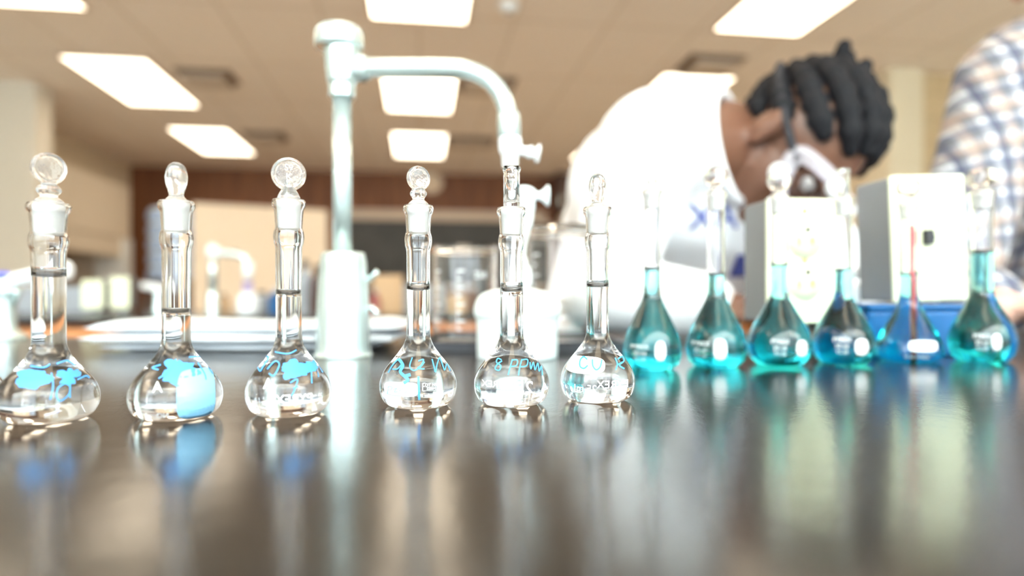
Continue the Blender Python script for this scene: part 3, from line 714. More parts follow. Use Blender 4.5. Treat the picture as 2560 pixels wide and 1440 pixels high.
# ------------------------------------------------------------------ tray and beakers
tY = G(1300, 0.655)
tr = thing('drip_tray', 'shallow black tray holding the two glass beakers', 'tray', (tY.x, tY.y, T), (0, 0, -PSI))
bm = bmesh.new()
x0, x1 = (1035-1300)/F*.655, (1565-1300)/F*.655
box(bm, x0, x1, 0, 0.17, 0, 0.003, bev=0.001); obj('tray_floor', bm, black_pl, tr, False)
bm = bmesh.new()
for a in ((x0, x1, 0, 0.004), (x0, x1, 0.166, 0.17), (x0, x0+0.004, 0.004, 0.166), (x1-0.004, x1, 0.004, 0.166)): box(bm, a[0], a[1], a[2], a[3], 0.0029, 0.010)
obj('tray_rim', bm, black_pl, tr, False)
def beaker(px, Z, r, h, label):
    p = G(px, Z, T+0.0031)
    t = thing('glass_beaker', label, 'beaker', p, (0, 0, -PSI), 'glass beakers on the black tray')
    w = 0.0016
    prof = [(0, 0), (r-0.006, 0), (r-0.002, 0.0012), (r, 0.006), (r, h-0.006), (r+0.001, h-0.003), (r+0.0035, h), (r+0.0028, h+0.0012), (r, h), (r-w, h-0.004), (r-w, 0.007), (r-0.0045, 0.0028), (r-0.008, 0.002), (0, 0.002)]
    bm = bmesh.new(); lathe(bm, smooth2(prof, 3), 72)
    for v in bm.verts:        # pouring lip
        a = math.atan2(v.co.y, v.co.x)
        if v.co.z > h-0.007 and abs(a-0.6) < 0.35:
            k = math.cos((a-0.6)/0.35*PI/2)*(v.co.z-(h-0.007))/0.008
            v.co.x += math.cos(0.6)*0.006*k; v.co.y += math.sin(0.6)*0.006*k
    obj('beaker_glass', bm, glass, t)
    bm = bmesh.new()
    rr = r+0.0003
    for side in (-1, 0):      # graduation ladders facing front and left
        a0 = -PI/2+(-0.15 if side == 0 else -0.95)
        for k in range(8):
            z = 0.018+k*(h-0.035)/8; wd = 0.22 if k % 2 else 0.12
            for s in range(6):
                b0, b1 = a0+wd*s/6, a0+wd*(s+1)/6
                vs = [bm.verts.new((rr*math.cos(b), rr*math.sin(b), zz)) for b, zz in ((b0, z), (b1, z), (b1, z+0.0020), (b0, z+0.0020))]
                bm.faces.new(vs)
        zz0, zz1 = 0.018, 0.018+7*(h-0.035)/8
        vs = [bm.verts.new((rr*math.cos(b), rr*math.sin(b), zz)) for b, zz in ((a0-0.012, zz0), (a0+0.012, zz0), (a0+0.012, zz1), (a0-0.012, zz1))]; bm.faces.new(vs)
    obj('graduation_marks', bm, enamel, t, False)
    bm = text_mesh('250', 0.010) if h < 0.11 else text_mesh('400', 0.011)
    for v in bm.verts:
        ph = v.co.x/r+0.55; z = v.co.y+h*0.72
        v.co = Vector((rr*math.sin(ph), -rr*math.cos(ph), z))
    obj('printed_mark', bm, enamel, t, False)
    return t
beaker(1162, 0.705, 0.0345, 0.103, 'smaller glass beaker with white graduations, left of the spray bottle')
beaker(1405, 0.74, 0.040, 0.125, 'taller glass beaker, right of the spray bottle')

# ------------------------------------------------------------------ folded towels
ZT = 0.662
pT = G(600, ZT)
tw = thing('folded_towel', 'pile of folded white terry towel lying behind the left flasks', 'towel', pT, (0, 0, -PSI))
def towel_layer(x0, x1, y0, y1, z0, z1, puff, seed, name):
    rnd = random.Random(seed); bm = bmesh.new(); n, m_ = 40, 22
    R = (z1-z0)/2; zc = (z0+z1)/2
    ph = [rnd.random()*6 for _ in range(6)]
    for i in range(n+1):
        s = i/n; x = x0+(x1-x0)*s
        e = min(s, 1-s)*(x1-x0); k = min(1, math.sqrt(max(e, 0)/0.03+0.02))
        ring = []
        zt_ = puff*(0.5+0.5*math.sin(ph[0]+s*7))*k
        for j in range(m_):
            a = 2*PI*j/m_; cy, cz = math.cos(a), math.sin(a)
            yy = (y0+y1)/2+math.copysign(abs(cy)**0.35, cy)*(y1-y0)/2*(0.96+0.04*k)
            zz = zc+math.copysign(abs(cz)**0.7, cz)*R*k
            if cz > 0: zz += zt_*cz
            ring.append(bm.verts.new((x, yy+0.003*math.sin(ph[1]+s*11), zz)))
        if i:
            for j in range(m_): bm.faces.new((prev[j], prev[(j+1) % m_], ring[(j+1) % m_], ring[j]))
        else: bm.faces.new(ring)
        prev = ring
    bm.faces.new(prev[::-1])
    return obj(name, bm, towel_m, tw)
xT = lambda x: (x-600)/F*ZT
towel_layer(xT(245), xT(930), 0.0, 0.15, 0.0, 0.0085, 0.0005, 1, 'towel_fold')
towel_layer(xT(205), xT(985), -0.010, 0.15, 0.0087, 0.0180, 0.001, 2, 'towel_fold')
towel_layer(xT(215), xT(1000), -0.006, 0.148, 0.0192, 0.0285, 0.004, 3, 'towel_fold')
bm = bmesh.new()
for k in range(84):           # ribbed hem along the front
    x = xT(250)+k*(xT(985)-xT(250))/84
    ell(bm, (x, -0.0115, 0.0133), (0.0014, 0.0022, 0.0044), sub=1)
obj('ribbed_hem', bm, towel_m, tw)

# ------------------------------------------------------------------ electrical boxes
def ebox(px0, px1, ytop, ybot, Z, depth, tilt, label, kind, name):
    c = G((px0+px1)/2, Z); w = (px1-px0)/F*Z; zt = (EYE-T)+(HY-ytop)/F*Z; zb = (EYE-T)+(HY-ybot)/F*Z; h = zt-zb
    t = thing(name, label, 'electrical box', (c.x, c.y, T), (0, 0, -math.radians(2)))
    zc = (zt+zb)/2
    R = Matrix.Translation((0, 0, zc)) @ Matrix.Rotation(-math.radians(tilt), 4, 'Y')
    bm = bmesh.new(); box(bm, -w/2+0.001, w/2-0.001, 0.004, depth, -h/2+0.001, h/2-0.001, R, bev=0.0025); obj('cast_housing', bm, grey_side, t, False)
    bm = bmesh.new(); box(bm, -w/2, w/2, 0.0, 0.004, -h/2, h/2, R, bev=0.0015); pl = obj('cover_plate', bm, cream, t, False)
    if kind == 'outlet':
        bm = bmesh.new(); lathe(bm, [(0, 0), (0.018, 0), (0.014, zb), (0, zb)], 32, Matrix.Translation((0, depth/2, 0))); obj('pedestal', bm, grey_side, t)
        for s in (0.0195, -0.0195):
            bm = bmesh.new()
            lathe(bm, [(0, -0.002), (0.0165, -0.002), (0.0172, -0.001), (0.0172, 0.001), (0, 0.001)], 40, R @ Matrix.Translation((0, 0, s)) @ Matrix.Rotation(-PI/2, 4, 'X') @ Matrix.Rotation(PI, 4, 'X'))
            rc = obj('outlet_face', bm, cream, t)
            for nm_, a in (('slot', (-0.0072, -0.0052, -0.0095+0.004, 0.0005)), ('slot', (0.0052, 0.0080, -0.0075+0.003, 0.0005))):
                bm = bmesh.new(); box(bm, a[0], a[1], -0.0028, -0.0015, s+a[2], s+a[3]+0.002, R); obj(nm_, bm, brass, rc, False)
            bm = bmesh.new(); lathe(bm, [(0, 0), (0.0024, 0), (0.0024, 0.001), (0, 0.001)], 16, R @ Matrix.Translation((0.002, -0.0018, s+0.009)) @ Matrix.Rotation(PI/2, 4, 'X')); obj('ground_hole', bm, black_pl, rc, False)
        bm = bmesh.new(); lathe(bm, [(0, 0), (0.0028, 0), (0.002, 0.0012), (0, 0.0015)], 20, R @ Matrix.Translation((0, 0, 0)) @ Matrix.Rotation(PI/2, 4, 'X')); obj('screw', bm, brass, pl)
        bm = bmesh.new(); lathe(bm, [(0, 0), (0.0026, 0), (0.002, 0.0012), (0, 0.0015)], 20, R @ Matrix.Translation((0.0, 0, h*.40)) @ Matrix.Rotation(PI/2, 4, 'X')); obj('screw', bm, brass, pl)
    else:
        bm = bmesh.new(); box(bm, -0.0072, 0.0008, -0.006, 0.001, -0.0065, 0.0075, R, bev=0.001); box(bm, -0.001, 0.0028, -0.004, 0.001, -0.002, 0.003, R); obj('rocker_switch', bm, black_pl, t, False)
    return t
ebox(1914, 2110, 496, 808, 0.605, 0.050, 0.0, 'cream double outlet box with grey side on a short pedestal', 'outlet', 'outlet_box')
bx = ebox(2224, 2424, 437, 752, 0.620, 0.054, 2.2, 'cream box with a small black switch, standing on the blue base', 'switch', 'switch_box')
cB = G(2300, 0.612); zB = (EYE-T)+(HY-747)/F*0.62-0.004
bt = thing('blue_base_tub', 'blue plastic tub under the cream switch box', 'tub', (cB.x, cB.y, T), (0, 0, -math.radians(2)))
bm = bmesh.new(); box(bm, -0.050, 0.054, 0, 0.075, 0, zB-0.0065, bev=0.004); obj('tub_body', bm, blue_pl, bt, False)
bm = bmesh.new(); box(bm, -0.0515, 0.0555, -0.0015, 0.0765, zB-0.0064, zB-0.001, bev=0.002); obj('tub_lid', bm, blue_pl, bt, False)
c = G(2150, 0.68)
wc = thing('dropper_bottle', 'small white nozzle bottle between the outlet box and the switch box', 'bottle', (c.x, c.y, T), (0, 0, -PSI))
bm = bmesh.new(); z = (EYE-T)+(HY-684)/F*.68
lathe(bm, smooth2([(0, 0), (0.011, 0), (0.012, 0.002), (0.012, z-0.016), (0.006, z-0.011), (0.005, z-0.003), (0.004, z), (0, z)], 3), 32); obj('bottle_body', bm, white_pl, wc, loc=(-0.012, 0, 0))
bm = bmesh.new(); tube(bm, [(-0.014, 0, z), (0.004, 0, z+0.0003), (0.006, 0, z)], [0.0055, 0.0062, 0.0066], 20); obj('bottle_spout', bm, white_pl, wc)

# ------------------------------------------------------------------ left turret valve
ZV = 0.86
c = G(12, ZV)
tv = thing('valve_turret', 'small pale valve turret with a white lever at the far left', 'valve', c, (0, 0, -PSI))
def zv(y): return (EYE-T)+(HY-y)/F*ZV
xv = lambda x: (x-12)/F*ZV
bm = bmesh.new(); lathe(bm, smooth2([(0, 0), (0.024, 0), (0.025, 0.004), (0.018, 0.009), (0.014, 0.014), (0.0135, zv(745)), (0.017, zv(735)), (0.017, zv(722)), (0.008, zv(716)), (0, zv(716))], 3), 40); obj('turret_body', bm, chrome, tv)
bm = bmesh.new()
pts = smoothp([(xv(-60), 0, zv(722)), (xv(0), 0, zv(708)), (xv(60), 0, zv(694)), (xv(120), 0, zv(684)), (xv(160), 0, zv(678)), (xv(178), 0, zv(677))], 4)
tube(bm, pts, [0.006+0.007*min(1, i/18) for i in range(len(pts)-2)]+[0.010, 0.005], 20); obj('lever', bm, white_pl, tv)
bm = bmesh.new(); ell(bm, (xv(8), -0.002, zv(690)), (0.013, 0.010, 0.006)); obj('lever_cap', bm, mat('blue_cap', (0.10, 0.12, 0.62), 0.4), tv)
bm = bmesh.new(); tube(bm, [(0.010, 0, zv(770)), (xv(50), -0.004, zv(733)), (xv(54), -0.004, zv(728))], [0.003, 0.004, 0.006], 14); obj('side_outlet', bm, chrome, tv)

# ------------------------------------------------------------------ things on the second bench
def zat(py, Z): return EYE+(HY-py)/F*Z
Zb = 2.05
def bench_box(px, w, ytop, label):
    c = G(px, Zb); W_ = w/F*Zb; h = zat(ytop, Zb)-T
    t = thing('outlet_box', label, 'electrical box', c, (0, 0, 0), 'outlet boxes on the second bench')
    bm = bmesh.new(); box(bm, -W_/2+.002, W_/2-.002, 0.004, 0.06, 0.02, h-0.002, bev=0.003); box(bm, -.012, .012, .02, .045, 0, 0.021); obj('cast_housing', bm, grey_side, t, False)
    bm = bmesh.new(); box(bm, -W_/2, W_/2, 0, 0.004, 0.018, h, bev=0.001); obj('cover_plate', bm, cream, t, False)
bench_box(231, 50, 700, 'cream outlet box on the second bench, left one of the pair')
bench_box(299, 44, 692, 'cream outlet box on the second bench, right one of the pair')
# small tap on second bench
Zs = 1.98; c = G(532, Zs)
st = thing('swan_neck_tap', 'small blurred swan-neck tap on the second bench', 'tap', c, (0, 0, -PSI))
k = Zs/F
def zs(y): return zat(y, Zs)-T
bm = bmesh.new(); lathe(bm, smooth2([(0, 0), (16*k, 0), (16*k, 0.01), (14*k, zs(738)), (10*k, zs(728)), (0, zs(728))], 3), 32); obj('base_sleeve', bm, chrome, st)
bm = bmesh.new(); tube(bm, [(0, 0, zs(730)), (0, 0, zs(630))], 10*k, 20); obj('riser_pipe', bm, chrome, st)
bm = bmesh.new(); lathe(bm, smooth2([(0, zs(645)), (13*k, zs(640)), (14*k, zs(622)), (9*k, zs(612)), (0, zs(611))], 3), 32); obj('valve_cap', bm, white_pl, st)
bm = bmesh.new(); tube(bm, smoothp([(0, 0, zs(632)), (50*k, 0, zs(634)), (72*k, 0, zs(640)), (84*k, 0, zs(654)), (86*k, 0, zs(686))], 5), 9*k, 20); obj('swan_neck', bm, chrome, st)
bm = bmesh.new(); lathe(bm, [(0, zs(700)), (9*k, zs(698)), (13*k, zs(680)), (12*k, zs(655)), (0, zs(655))], 24); obj('outlet_nozzle', bm, white_pl, st, loc=(88*k, 0, 0))
# violet-capped wash bottle under it
c = G(620, Zs+.02)
t = thing('wash_bottle', 'white bottle with violet cap on the second bench under the small tap', 'bottle', c)
bm = bmesh.new(); lathe(bm, smooth2([(0, 0), (24*k, 0), (25*k, zs(750)), (20*k, zs(738)), (12*k, zs(730)), (0, zs(729))], 3), 32); obj('bottle_body', bm, white_pl, t)
bm = bmesh.new(); lathe(bm, [(0, zs(731)), (12*k, zs(731)), (12*k, zs(704)), (0, zs(702))], 24); obj('bottle_cap', bm, violet, t)
# small valve turret
c = G(398, Zb)
t = thing('valve_turret', 'grey valve turret on the second bench below the blue tubs', 'valve', c)
bm = bmesh.new(); lathe(bm, smooth2([(0, 0), (0.020, 0), (0.018, 0.02), (0.015, 0.05), (0.013, 0.075), (0, 0.078)], 3), 32); obj('turret_body', bm, chrome, t)
bm = bmesh.new(); tube(bm, [(-0.05, 0, 0.088), (0, 0, 0.080), (0.03, 0, 0.078)], [0.012, 0.012, 0.008], 16); obj('lever', bm, white_pl, t)
# dark reagent bottles
def bottle(px, Z, r, h, m, capm, label, grp='reagent bottles on the second bench'):
    c = G(px, Z)
    t = thing('reagent_bottle', label, 'bottle', c, (0, 0, 0), grp)
    bm = bmesh.new(); lathe(bm, smooth2([(0, 0), (r*.92, 0), (r, 0.006), (r, h*.62), (r*.85, h*.72), (r*.4, h*.82), (r*.36, h*.9), (0, h*.9)], 3), 32); obj('bottle_body', bm, m, t)
    bm = bmesh.new(); lathe(bm, [(0, h*.86), (r*.46, h*.86), (r*.46, h), (0, h)], 24); obj('bottle_cap', bm, capm, t)
bottle(762, 2.1, 0.026, 0.17, grey_pl, black_pl, 'grey bottle with black cap left of the tap base, on the second bench')
bottle(792, 2.0, 0.022, 0.15, amber, amber, 'dark brown bottle with dark cap close to the left of the tap base')
bottle(735, 2.35, 0.020, 0.13, amber, black_pl, 'small dark bottle with black cap, leftmost of the bottles beside the tap')
bottle(690, 2.3, 0.024, 0.085, blue_pl, white_pl, 'short blue bottle with white cap on the second bench')
bottle(655, 2.4, 0.030, 0.075, grey_pl, black_pl, 'short grey jar right of the violet-capped bottle')
bottle(560, 2.45, 0.022, 0.065, card, black_pl, 'short brown jar behind the small tap')
def crate(px, Z, w, d, h, m, label, name='cardboard_carton'):
    c = G(px, Z); t = thing(name, label, 'box', c, (0, 0, 0.06))
    bm = bmesh.new(); box(bm, -w/2, w/2, 0, d, 0, h-0.0005, bev=0.003); obj('carton', bm, m, t, False)
    bm = bmesh.new(); box(bm, -w/2, w/2, d*.47, d*.53, h-0.0004, h+0.0006); obj('packing_tape', bm, frame_m, t, False)
crate(970, 2.15, 0.095, 0.12, 0.125, card, 'brown cardboard carton on the second bench right of the tap')
crate(1040, 2.3, 0.12, 0.12, 0.10, grey_pl, 'grey carton on the second bench beside the brown carton')
crate(1130, 2.2, 0.10, 0.14, 0.06, card, 'low brown carton seen through the smaller beaker')
bottle(938, 2.05, 0.016, 0.075, mat('dull_red_plastic', (0.30, 0.08, 0.07), 0.5), grey_pl, 'small dull red bottle with grey cap beside the brown carton')
crate(120, 2.3, 0.30, 0.2, 0.09, grey_pl, 'long grey case on the second bench at the left', 'instrument_case')
bottle(1235, 2.1, 0.030, 0.20, black_pl, black_pl, 'black bottle behind the two beakers')

# ------------------------------------------------------------------ people
def hand(bm, w, d, n, side=1, s=1.0, curl=0.26):
    """palm and five fingers; w wrist, d pointing direction, n back-of-hand normal"""
    d = Vector(d).normalized(); n = Vector(n); n = (n-d*n.dot(d)).normalized(); l = d.cross(n)*side
    pc = w+d*0.05*s
    R = Matrix((l, d, n)).transposed()
    ell(bm, pc, (0.040*s, 0.050*s, 0.016*s), R)
    for i, (o, L) in enumerate(((-0.029, 0.070), (-0.010, 0.080), (0.010, 0.075), (0.028, 0.058))):
        p = w+d*0.090*s+l*o*s; dd = (d+l*o*2).normalized()
        for j, fr in enumerate((0.45, 0.32, 0.23)):
            ax = (dd*math.cos(curl*0.5)-n*math.sin(curl*(0.4+0.25*j))).normalized()
            q = p+ax*L*fr*s; cap(bm, p, (0.0092-0.0008*j)*s, q, (0.0086-0.0008*j)*s, 12); p = q; dd = ax
    p = w+d*0.025*s-l*0.030*s
    q = p+(d*0.6-l*0.8-n*0.2).normalized()*0.040*s; cap(bm, p, 0.013*s, q, 0.010*s, 12)
    r = q+(d*0.9-l*0.2-n*0.3).normalized()*0.032*s; cap(bm, q, 0.010*s, r, 0.0085*s, 12)
def head_frame(c, u, f):      # local x = person's right, y = face direction, z = crown
    u = Vector(u).normalized(); f = Vector(f); f = (f-u*f.dot(u)).normalized(); r = f.cross(u)
    return Matrix.Translation(c) @ Matrix((r, f, u)).transposed().to_4x4()
def head(bm, H):
    t = bmesh.new()
    ell(t, (0, -0.014, 0.028), (0.076, 0.097, 0.086)); ell(t, (0, 0.022, -0.025), (0.062, 0.066, 0.085))
    ell(t, (0, 0.030, -0.075), (0.046, 0.052, 0.036)); ell(t, (0, 0.068, -0.095), (0.024, 0.020, 0.018))
    cap(t, (0, 0.084, 0.012), 0.008, (0, 0.102, -0.022), 0.012); ell(t, (0.010, 0.090, -0.027), 0.009); ell(t, (-0.010, 0.090, -0.027), 0.009)
    ell(t, (0, 0.078, 0.026), (0.050, 0.014, 0.010)); ell(t, (0, 0.083, -0.054), (0.022, 0.011, 0.006)); ell(t, (0, 0.081, -0.064), (0.020, 0.012, 0.007))
    for s in (-1, 1):
        ell(t, (s*0.040, 0.060, -0.022), (0.020, 0.018, 0.018))
        ell(t, (s*0.079, -0.012, -0.010), (0.012, 0.020, 0.032)); ell(t, (s*0.085, -0.014, 0.006), (0.009, 0.016, 0.014)); ell(t, (s*0.078, 0.0, -0.032), (0.008, 0.010, 0.011))
    join(bm, t, H)
def person(label, J, H, skin, shirt, hands=True):
    t = thing('person', label, 'person', (J['pel'].x, J['pel'].y, 0))
    O = Matrix.Translation((-J['pel'].x, -J['pel'].y, 0))
    bm = bmesh.new()
    def C(a, ra, b, rb, k=1.0): cap(bm, J[a], ra, J[b], rb)
    lat = (J['rs']-J['ls']).normalized()
    C('neck', 0.066, 'skull', 0.058)
    def body(bm, e):
        hipw = (J['rh']-J['lh'])
        ax = (J['neck']-J['pel']); 
        for k, wd, rr in ((0.0, 0.085, 0.115), (0.25, 0.085, 0.112), (0.5, 0.10, 0.112), (0.72, 0.115, 0.112), (0.88, 0.11, 0.085)):
            c = J['pel']+ax*k; l = hipw.normalized().lerp(lat, k)
            cap(bm, c-l*wd, rr+e, c+l*wd, rr+e)
            if k < 0.88:
                k2 = {0.0: 0.25, 0.25: 0.5, 0.5: 0.72, 0.72: 0.88}[k]; c2 = J['pel']+ax*k2; l2 = hipw.normalized().lerp(lat, k2)
                for s in (-1, -.5, 0, .5, 1): cap(bm, c+l*wd*s, rr+e, c2+l2*wd*s, 0.110+e if k2 < .8 else 0.09+e)
        cap(bm, J['neck'], 0.070+e, J['rs'], 0.058+e); cap(bm, J['neck'], 0.070+e, J['ls'], 0.058+e)
    body(bm, 0)
    for s in ('r', 'l'):
        cap(bm, J[s+'s'], 0.056, J[s+'e'], 0.042); cap(bm, J[s+'e'], 0.041, J[s+'w'], 0.027)
        hd = J[s+'w']-J[s+'e']
        hand(bm, J[s+'w'], J.get(s+'hd', hd), J.get(s+'hn', Vector((0, 0, 1))), 1 if s == 'r' else -1)
        cap(bm, J[s+'h'], 0.085, J[s+'k'], 0.055); cap(bm, J[s+'k'], 0.055, J[s+'a'], 0.038); 
        fd = J['face']; cap(bm, Vector((J[s+'a'].x, J[s+'a'].y, 0.045)), 0.035, J[s+'a']+Vector((fd.x, fd.y, 0))*0.16+Vector((0, 0, 0.035-J[s+'a'].z)), 0.028)
    head(bm, H)
    bm.transform(O); obj('body', remesh(bm, 0.0050, 5), skin, t)
    # clothing follows the body
    bm = bmesh.new(); body(bm, 0.013)
    for s in ('r', 'l'):
        cap(bm, J[s+'s'], 0.070, J[s+'e'], 0.058); w2 = J[s+'e'].lerp(J[s+'w'], 0.86); cap(bm, J[s+'e'], 0.056, w2, 0.043)
    bm.transform(O); sm = remesh(bm, 0.0065, 6)
    # sink the shirt at the collar so that the neck shows
    nk = O @ J['neck']; sk = O @ J['skull']; dn = (sk-nk).normalized()
    rc = O @ J['ring']; rn = J['rn'].normalized(); bs = bmesh.new(); bs.from_mesh(sm)
    def outp(v):
        q = v.co-rc; a = q.dot(rn); rad = (q-rn*a).length
        return rad < J['rr'] and a > -0.05 or (a > 0.0 and rad < J['rr']*1.25)
    bmesh.ops.delete(bs, geom=[v for v in bs.verts if outp(v)], context='VERTS')
    bs.to_mesh(sm); bs.free()
    so = obj('shirt', sm, shirt, t)
    bm = bmesh.new(); e1 = rn.orthogonal().normalized(); e2 = rn.cross(e1)
    tube(bm, [rc-rn*0.004+(e1*math.cos(a)+e2*math.sin(a))*J['rr']*1.03 for a in [2*PI*i/40 for i in range(41)]], 0.009, 12); obj('collar', bm, shirt, t)
    bm = bmesh.new()
    for s in ('r', 'l'):
        cap(bm, J[s+'h'], 0.105, J[s+'k'], 0.072); cap(bm, J[s+'k'], 0.070, J[s+'a']+Vector((0, 0, 0.03)), 0.060)
    cap(bm, J['rh'], 0.115, J['lh'], 0.115); bm.transform(O); obj('trousers', remesh(bm, 0.009, 4), jean_m, t)
    for s in ('r', 'l'):
        bm = bmesh.new(); fd = Vector((J['face'].x, J['face'].y, 0)).normalized(); a = Vector((J[s+'a'].x, J[s+'a'].y, 0.05))
        cap(bm, a-fd*0.03, 0.046, a+fd*0.17-Vector((0, 0, 0.006)), 0.040); bm.transform(O); sh = remesh(bm, 0.005, 3)
        for v in sh.vertices: v.co.z = max(v.co.z, 0.002)
        obj('shoe', sh, shoe_m, t)
    for s in (-1, 1):
        bm = bmesh.new(); ell(bm, (s*0.030, 0.072, 0.006), 0.0125); bm.transform(O @ H); e = obj('eye', bm, eye_m, t)
        bm = bmesh.new(); ell(bm, (s*0.030, 0.0815, 0.005), (0.0055, 0.0035, 0.0055)); bm.transform(O @ H); obj('iris', bm, black_pl, e)
    return t, O, so

def legs(J, fx, w=0.10):
    lat = Vector((fx.y, -fx.x, 0)).normalized()     # person's right for face fx
    J['rh'] = J['pel']+lat*w; J['lh'] = J['pel']-lat*w
    for s, k in (('r', 1), ('l', -1)):
        h = J[s+'h']; J[s+'k'] = Vector((h.x, h.y, 0.50))+fx*0.02+lat*k*0.01; J[s+'a'] = Vector((h.x, h.y, 0.09))-fx*0.02+lat*k*0.02
    J['face'] = fx
# --- person in the white shirt, bent over the far side of the bench
J = dict(pel=P(1590, 800, 1.36), neck=P(1805, 365, 1.03), skull=P(1918, 384, 1.010), ring=P(1832, 366, 0.995), rn=(RT*.82+UP*.14-FW*.55), rr=0.081, rs=P(1632, 378, 0.935), ls=P(1960, 500, 1.13),
         re=P(1498, 752, 0.885), rw=P(1800, 772, 0.84), le=P(2120, 760, 1.02), lw=P(2050, 775, 0.86))
J['pel'].z = 0.93
J['re'].z = T+0.062; J['rw'].z = T+0.042; J['le'].z = T+0.062; J['lw'].z = T+0.042
J['rhd'] = RT*0.9-FW*0.3+UP*0.0; J['lhd'] = -RT*0.9-FW*0.3+UP*0.0
fx = (RT*0.45-FW*0.89).normalized()
legs(J, fx)
hc = P(1984, 368, 0.990)
u = RT*0.80+UP*0.30-FW*0.52; f = RT*0.15-UP*0.93-FW*0.30
H1 = head_frame(hc, u, f)
p1, O1, shirt1 = person('person in a white shirt bent over the bench, braided black hair and goggles', J, H1, skin_m, shirt_m)
# braids: rows from hairline to the back of the head
A_ = (0.080, 0.101, 0.090); C_ = Vector((0, -0.014, 0.030))
def hp(roll, th, e=0.0):
    return C_+Vector(((A_[0]+e)*math.sin(th)*math.cos(roll), (A_[1]+e)*math.cos(th), (A_[2]+e)*math.sin(th)*math.sin(roll)))
bm = bmesh.new()
for k in range(-2, 11):
    roll = math.radians(-12+k*25.5)
    th0 = math.radians(40 if 2 <= k <= 6 else (58 if k in (1, 7) else (84 if k in (0, 8) else 104))); pts, rr = [], []
    for i in range(26):
        s = i/25; th = th0+(math.radians(168)-th0)*s
        pts.append(hp(roll, th, -0.001)); wv = 0.0190*math.sin(th)**0.6*(0.92+0.12*math.sin(i*1.9)); rr.append(max(wv*min(1, 0.45+s*5), 0.006))
    tube(bm, pts, rr, 14)
for dx, L in ((0.012, 0.018), (-0.016, 0.016), (0.0, 0.012)):   # gathered ends
    b0 = hp(PI/2, math.radians(138), 0)+Vector((dx, 0, 0)); cap(bm, b0, 0.013, b0+Vector((dx*.8, -L, 0.016)), 0.010)
b0 = hp(PI/2, math.radians(118), 0); cap(bm, b0, 0.016, b0+Vector((0.0, -0.014, 0.012)), 0.011)
bm.transform(O1 @ H1); obj('braided_hair', bm, hair_m, p1)
# goggles
bm = bmesh.new()
fr = [(-0.074, 0.040, 0.010), (-0.066, 0.078, 0.036), (-0.030, 0.100, 0.044), (0.0, 0.106, 0.042), (0.030, 0.100, 0.044), (0.066, 0.078, 0.036), (0.074, 0.040, 0.010),
      (0.066, 0.074, -0.024), (0.034, 0.098, -0.034), (0.012, 0.112, -0.016), (-0.012, 0.112, -0.016), (-0.034, 0.098, -0.034), (-0.066, 0.074, -0.024), (-0.074, 0.040, 0.010)]
tube(bm, smoothp(fr, 4), 0.0085, 14)
fr2 = [(x*1.0, y+0.016, z*0.95) for x, y, z in fr]
tube(bm, smoothp(fr2, 4), 0.004, 10)
bm.transform(O1 @ H1); gg = obj('goggles', bm, gog_m, p1)
bm = bmesh.new(); vs0 = [Vector((x*0.95, y+0.016, z*.95)) for x, y, z in smoothp(fr, 2)]
ct = bm.verts.new((0, 0.118, 0.008)); ring = [bm.verts.new(v) for v in vs0[:-1]]
for i in range(len(ring)): bm.faces.new((ct, ring[i], ring[(i+1) % len(ring)]))
ret = bmesh.ops.extrude_face_region(bm, geom=bm.faces[:]); bmesh.ops.translate(bm, verts=[g for g in ret['geom'] if isinstance(g, bmesh.types.BMVert)], vec=(0, 0.0015, 0))
bm.transform(O1 @ H1); obj('goggle_lens', bm, lens_m, gg)
for x, y, z in ((0.072, 0.060, -0.020), (0.055, 0.104, 0.040), (0.020, 0.115, -0.026), (-0.04, 0.11, 0.036)):
    bm = bmesh.new(); lathe(bm, smooth2([(0, 0), (0.0125, 0), (0.0135, 0.003), (0.011, 0.007), (0, 0.0085)], 3), 24, Matrix.Translation((x, y, z)) @ Vector((0, 0, 1)).rotation_difference(Vector((x*1.6, y*.4, z*1.0)).normalized()).to_matrix().to_4x4())
    bm.transform(O1 @ H1); obj('vent_cap', bm, white_pl, gg)
bm = bmesh.new(); pts = []
for i in range(41):
    a = math.radians(-42)+i/40*math.radians(264); pts.append(Vector((0.088*math.cos(a), -0.014-0.112*math.sin(a) , 0.012+0.010*math.sin(a))))
tube(bm, pts, 0.0058, 10); bm.transform(O1 @ H1); obj('goggle_strap', bm, black_el, gg)
# lettering on the shirt, laid onto the cloth
bmt = bmesh.new(); bmt.from_mesh(shirt1.data); bmt.transform(Matrix.Translation((J['pel'].x, J['pel'].y, 0))); tree = BVHTree.FromBMesh(bmt)
def print_on(bm, px, py, rot=0.0):
    out = []
    for v in bm.verts:
        x, y = v.co.x, v.co.y
        s = P(px+x*math.cos(rot)-y*math.sin(rot), py-x*math.sin(rot)-y*math.cos(rot), 0.5)
        d = (s-Vector((0, 0, EYE))).normalized(); loc, nn, i_, dist = tree.ray_cast(s, d)
        if loc is None: loc = s+d*0.45
        v.co = loc-d*0.003
    bm.transform(O1)
    return obj('shirt_lettering', bm, navy, p1, False)
print_on(text_mesh('XAVIER', 88, 0, 2), 1870, 543, 0.02)
bm = bmesh.new()
vs = [[bm.verts.new((-14+40*i/5+22*j/5, -28+56*j/5, 0)) for i in range(6)] for j in range(6)]
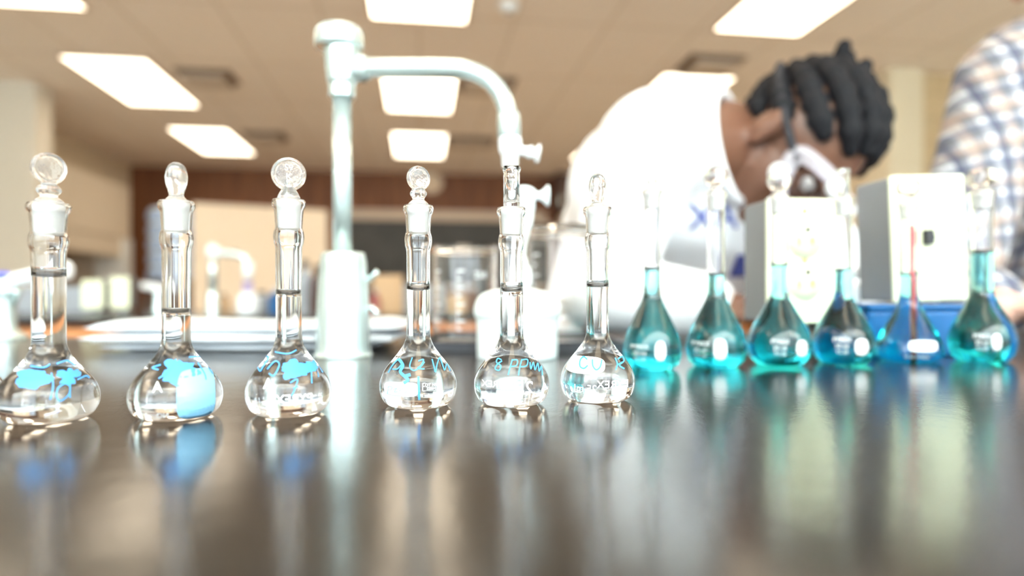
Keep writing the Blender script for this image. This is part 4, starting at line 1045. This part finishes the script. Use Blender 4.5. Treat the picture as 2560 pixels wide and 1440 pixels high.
for j in range(5):
    for i in range(5): bm.faces.new((vs[j][i], vs[j][i+1], vs[j+1][i+1], vs[j+1][i]))
print_on(bm, 1836, 665)

# --- person in the plaid shirt at the right edge
J2 = dict(pel=P(2660, 800, 1.36), neck=P(2690, 110, 1.12), skull=P(2700, 10, 1.08), ring=P(2695, 60, 1.10), rn=(UP*.9-FW*.35), rr=0.080, rs=P(2512, 205, 1.02), ls=P(2870, 240, 1.22),
          re=P(2375, 690, 0.965), rw=P(2490, 770, 0.79), le=P(2900, 760, 1.12), lw=P(2760, 780, 0.88))
J2['pel'].z = 0.95
J2['re'].z = T+0.075; J2['rw'].z = T+0.042; J2['le'].z = T+0.064; J2['lw'].z = T+0.042
J2['rhd'] = RT*0.8-FW*0.35; J2['lhd'] = -RT*0.6-FW*0.6
fx2 = (-RT*0.25-FW*0.95).normalized()
legs(J2, fx2)
H2 = head_frame(P(2705, -80, 1.03), UP*0.9-FW*0.4-RT*.1, -FW*0.85-UP*0.5-RT*0.2)
p2, O2, shirt2 = person('person in a white, blue and brown plaid shirt at the right edge', J2, H2, skin2_m, plaid)
bm = bmesh.new()
ell(bm, C_, (0.084, 0.104, 0.094)); remh = remesh(bm, 0.004, 2)
bmh = bmesh.new(); bmh.from_mesh(remh)
bmesh.ops.delete(bmh, geom=[v for v in bmh.verts if v.co.y > 0.045+0.35*max(v.co.z-0.03, 0) or (v.co.z < -0.03)], context='VERTS')
ret = bmesh.ops.extrude_face_region(bmh, geom=bmh.faces[:])
for g in ret['geom']:
    if isinstance(g, bmesh.types.BMVert): g.co = C_+(g.co-C_)*1.08
bmh.transform(O2 @ H2); obj('short_hair', bmh, hair_m, p2)
bm = bmesh.new(); c = O2 @ J2['re'].lerp(J2['rw'], 0.93); dd = (J2['rw']-J2['re']).normalized()
q = Vector((0, 0, 1)).rotation_difference(dd).to_matrix().to_4x4()
lathe(bm, [(0.0265, -0.006), (0.0345, -0.006), (0.0345, 0.006), (0.0265, 0.006)], 32, Matrix.Translation(c) @ q, closed=True); obj('wristband', bm, black_el, p2)
